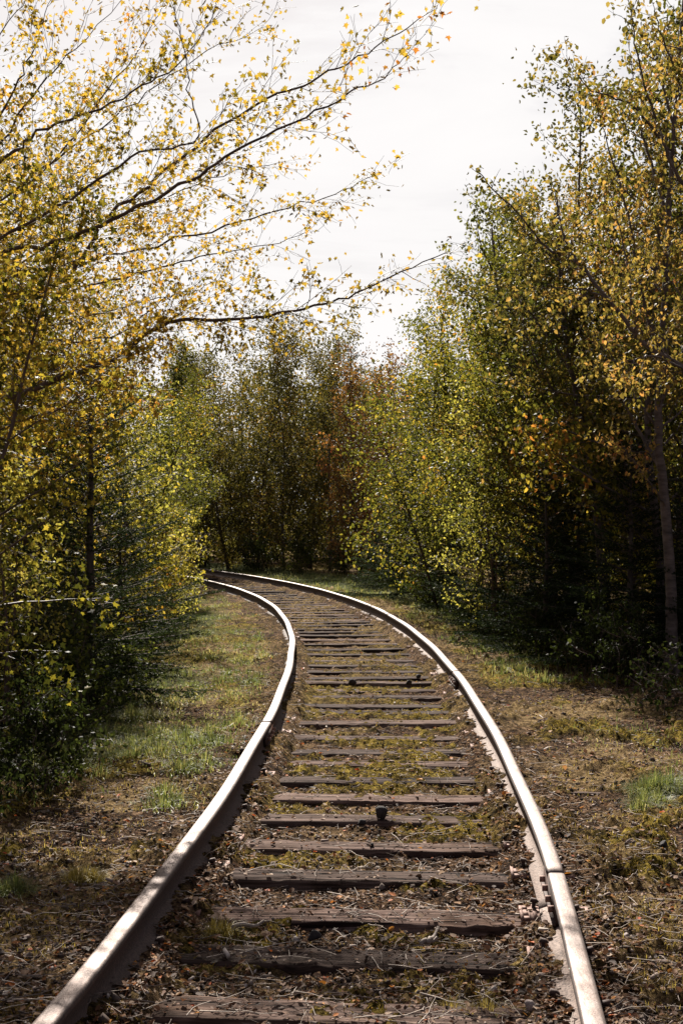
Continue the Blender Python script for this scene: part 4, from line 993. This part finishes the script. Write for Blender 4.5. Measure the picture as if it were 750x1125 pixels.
SH = [
 (BU, 192, 21.5, 'sunlit yellow green bush where the left rail disappears', 1.2, 0),
 (BU, 176, 19.5, 'round olive bush just in front of the sunlit yellow one', .85, 1.5),
 (BH, 196, 21.5, 'low broad leaved pale green plant at the foot of the left bushes', .7, 2.2),
 (BG, 20, 8.0, 'dark leafy bush low at the left edge in deep shade', .8, .7),
 (BG, 60, 9.2, 'shaded bush below the small left spruces', .75, 2.9),
 (BG, 120, 12.0, 'shaded bush at the foot of the tallest left spruce', .7, 1.1),
 (BG, -30, 7.2, 'bush nearest the camera at the left edge', .9, 4.2),
 (BG, 648, 13.6, 'light tipped bramble bush in front of the right hand spruces', .95, .3),
 (BH, 625, 13.9, 'low bramble at the left foot of the light tipped bush', 1.0, 1.3),
 (BH, 672, 12.6, 'low leafy plant on the verge left of the birch roots', 1.1, 2.5),
 (BH, 715, 11.2, 'small leafy plant with pale leaves below the birch roots', 1.0, 3.4),
 (BH, 750, 10.8, 'leafy plant cut by the right edge below the birch', 1.1, 4.4),
 (BG, 700, 13.0, 'dark bush filling the ground left of the birch roots', .8, 5.0),
 (BG, 590, 15.0, 'dark bush with orange sprig at the mid right edge of the ground', .85, 2.0),
 (BG, 560, 17.0, 'dark low bush behind the bright verge grass on the right', .95, 1.0),
 (BG, 523, 19.6, 'bush growing out of the verge grass on the right', .8, 3.0),
 (BH, 508, 20.6, 'small green plant in the verge grass left of the verge bush', 1.2, 2.0),
 (BG, 480, 24.0, 'low bush before the yellow green sapling at far right', .9, 4.0),
 (BG, 440, 29.5, 'bright edged bush beside the rounded spruce', .9, 5.0),
 (BG, 408, 33.5, 'dark bush behind the outer rail at the start of the bend', 1.0, .6),
 (BG, 370, 36.0, 'dark bush behind the outer rail in the middle of the bend', 1.2, 1.6),
 (BG, 330, 37.5, 'dark bush below the tallest far birch', 1.3, 2.6),
 (BG, 290, 39.0, 'dark bush beyond the rails left of the tallest far birch', 1.3, 3.6),
 (BU, 250, 41.0, 'yellow green bush beyond the rails where the wood opens', 1.0, 4.6),
 (BG, 215, 43.5, 'dark bush at the far left behind the rails', 1.4, 5.6),
 (BG, 95, 10.4, 'dark bush overhanging the shaded ground left of the near left rail', 1.0, 3.9),
 (BG, 45, 11.6, 'dark bush between the small left spruces and the thicket', 1.2, 5.2),
 (BG, 740, 14.6, 'dark bush behind the birch trunk at the right edge', 1.1, .9),
 (BG, 620, 17.5, 'dark bush deep in the right thicket between spruces', 1.2, 1.9),
]
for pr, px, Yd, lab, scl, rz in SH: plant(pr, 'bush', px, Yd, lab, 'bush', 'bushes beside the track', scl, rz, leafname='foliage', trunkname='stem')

# --- the wood behind, one mass
def wood_mass(name, label, zones, seed, leaf, size=(.06, .12)):
    rng = np.random.default_rng(seed); gl = Geo(); gw = Geo()
    for (x0, x1, y0, y1, h, n, nt) in zones:
        nc = n // 260; cx = rng.uniform(x0, x1, nc); cy = rng.uniform(y0, y1, nc); cz = h * rng.beta(1.2, 1.3, nc); hmax = h * (.72 + .45 * vnoise(cx * .35, cy * .35, seed))
        c = np.repeat(np.c_[cx, cy, np.minimum(cz, hmax)], 260, 0); P = c + rng.normal(0, 1, c.shape) * [.5, .5, .42]
        P[:, 2] = np.abs(P[:, 2]); s = lateral(P[:, 0], P[:, 1]); ok = (np.abs(s) > 4.0); P = P[ok]
        scatter(gl, T_OVAL, P, rng.uniform(size[0], size[1], len(P)), rng)
        for k in range(nt):
            x, y = rng.uniform(x0, x1), rng.uniform(y0, y1)
            if abs(float(lateral(np.array([x]), np.array([y]))[0])) < 4: continue
            Q = wander(rng, (x, y, -.2), (0, 0, 1), h * rng.uniform(.7, 1), 7, .05, .02); tube(gw, Q, np.linspace(.06, .012, 7), 5, False)
    n0 = gl.n
    for v in gw.v: gl.v.append(v)
    nl = len(gl.f)
    for f in gw.f: gl.f.append(f + n0)
    gl.n += gw.n
    me = gl.mesh(name, [M[leaf], M['bark']])
    cnt = sum(len(f) for f in gl.f[:nl]); tot = sum(len(f) for f in gl.f); mi = np.zeros(tot, np.int32); mi[cnt:] = 1
    me.polygons.foreach_set('material_index', mi)
    kind(link(name, me), 'stuff', label)
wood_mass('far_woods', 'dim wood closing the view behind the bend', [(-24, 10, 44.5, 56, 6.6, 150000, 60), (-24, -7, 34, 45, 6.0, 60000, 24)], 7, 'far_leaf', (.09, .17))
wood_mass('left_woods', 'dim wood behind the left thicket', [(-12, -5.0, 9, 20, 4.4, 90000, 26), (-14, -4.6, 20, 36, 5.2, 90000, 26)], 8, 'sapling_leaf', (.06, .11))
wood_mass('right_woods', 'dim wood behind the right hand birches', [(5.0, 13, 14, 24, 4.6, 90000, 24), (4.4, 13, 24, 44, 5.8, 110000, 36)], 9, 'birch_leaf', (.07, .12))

# ------------------------------------------------------------------ sky, sun, camera
w = bpy.data.worlds.new('World'); sc.world = w; w.use_nodes = True
nt = w.node_tree; nt.nodes.clear()
out = N(nt, 'ShaderNodeOutputWorld'); bg = N(nt, 'ShaderNodeBackground', Strength=.053)
sky = N(nt, 'ShaderNodeTexSky'); sky.sky_type = 'NISHITA'; sky.sun_disc = False
sky.sun_elevation = SUN_EL; sky.sun_rotation = SUN_AZ; sky.air_density = 1.0; sky.dust_density = 1.5
tc = N(nt, 'ShaderNodeTexCoord'); mp = N(nt, 'ShaderNodeMapping'); mp.inputs['Scale'].default_value = (1.2, 1.2, 5)
nt.links.new(tc.outputs['Generated'], mp.inputs[0])
cf = noise(nt, 2.6, 6, .6, mp.outputs[0], .5)
cm = ramp(nt, cf, [(.38, (.6, .6, .6)), (.50, (.93, .93, .93)), (.62, (1, 1, 1))])
# thin bright cloud round the sun, unseen rest of the dome dimmed to deepen shade
dt = N(nt, 'ShaderNodeVectorMath', operation='DOT_PRODUCT'); nt.links.new(tc.outputs['Generated'], dt.inputs[0])
dt.inputs[1].default_value = (math.sin(math.radians(-14)) * .88, math.cos(math.radians(-14)) * .88, .47)
gl_ = ramp(nt, dt.outputs['Value'], [(.45, (.06, .06, .06)), (.78, (1, 1, 1))])
mk = mixc(nt, 1.0, cm, gl_, 'MULTIPLY')
fill_tint = mixc(nt, .7, sky.outputs[0], (1.35, 1.08, 1.18))      # purplish tint added over the dome to lift and warm the shadows
c = mixc(nt, mk, fill_tint, (6.7, 6.55, 6.5))
nt.links.new(c, bg.inputs[0]); nt.links.new(bg.outputs[0], out.inputs[0])

sd = bpy.data.lights.new('sun', 'SUN'); sd.energy = 5.0; sd.angle = math.radians(.55); sd.color = (1, .93, .83)
so = bpy.data.objects.new('sun', sd); COL.objects.link(so)
from mathutils import Vector
D = -Vector((math.sin(SUN_AZ) * math.cos(SUN_EL), math.cos(SUN_AZ) * math.cos(SUN_EL), math.sin(SUN_EL)))
so.rotation_euler = D.to_track_quat('-Z', 'Y').to_euler(); so.location = (-10, 10, 30)

cd = bpy.data.cameras.new('camera'); cam = bpy.data.objects.new('camera', cd); COL.objects.link(cam)
cd.sensor_fit = 'HORIZONTAL'; cd.sensor_width = 24; cd.lens = 24 * F / 750
cam.location = (0, 0, CAMZ); cam.rotation_euler = (PI / 2 + math.atan((HOR - 562.5) / F), 0, 0)
cd.clip_start = .05; cd.clip_end = 3000; sc.camera = cam
vs = sc.view_settings; vs.view_transform = 'Standard'; vs.look = 'None'; vs.gamma = 1; vs.exposure = 1.5
sc.cycles.max_bounces = 3; sc.cycles.diffuse_bounces = 2; sc.cycles.transmission_bounces = 2; sc.cycles.glossy_bounces = 2
sc.cycles.use_denoising = True
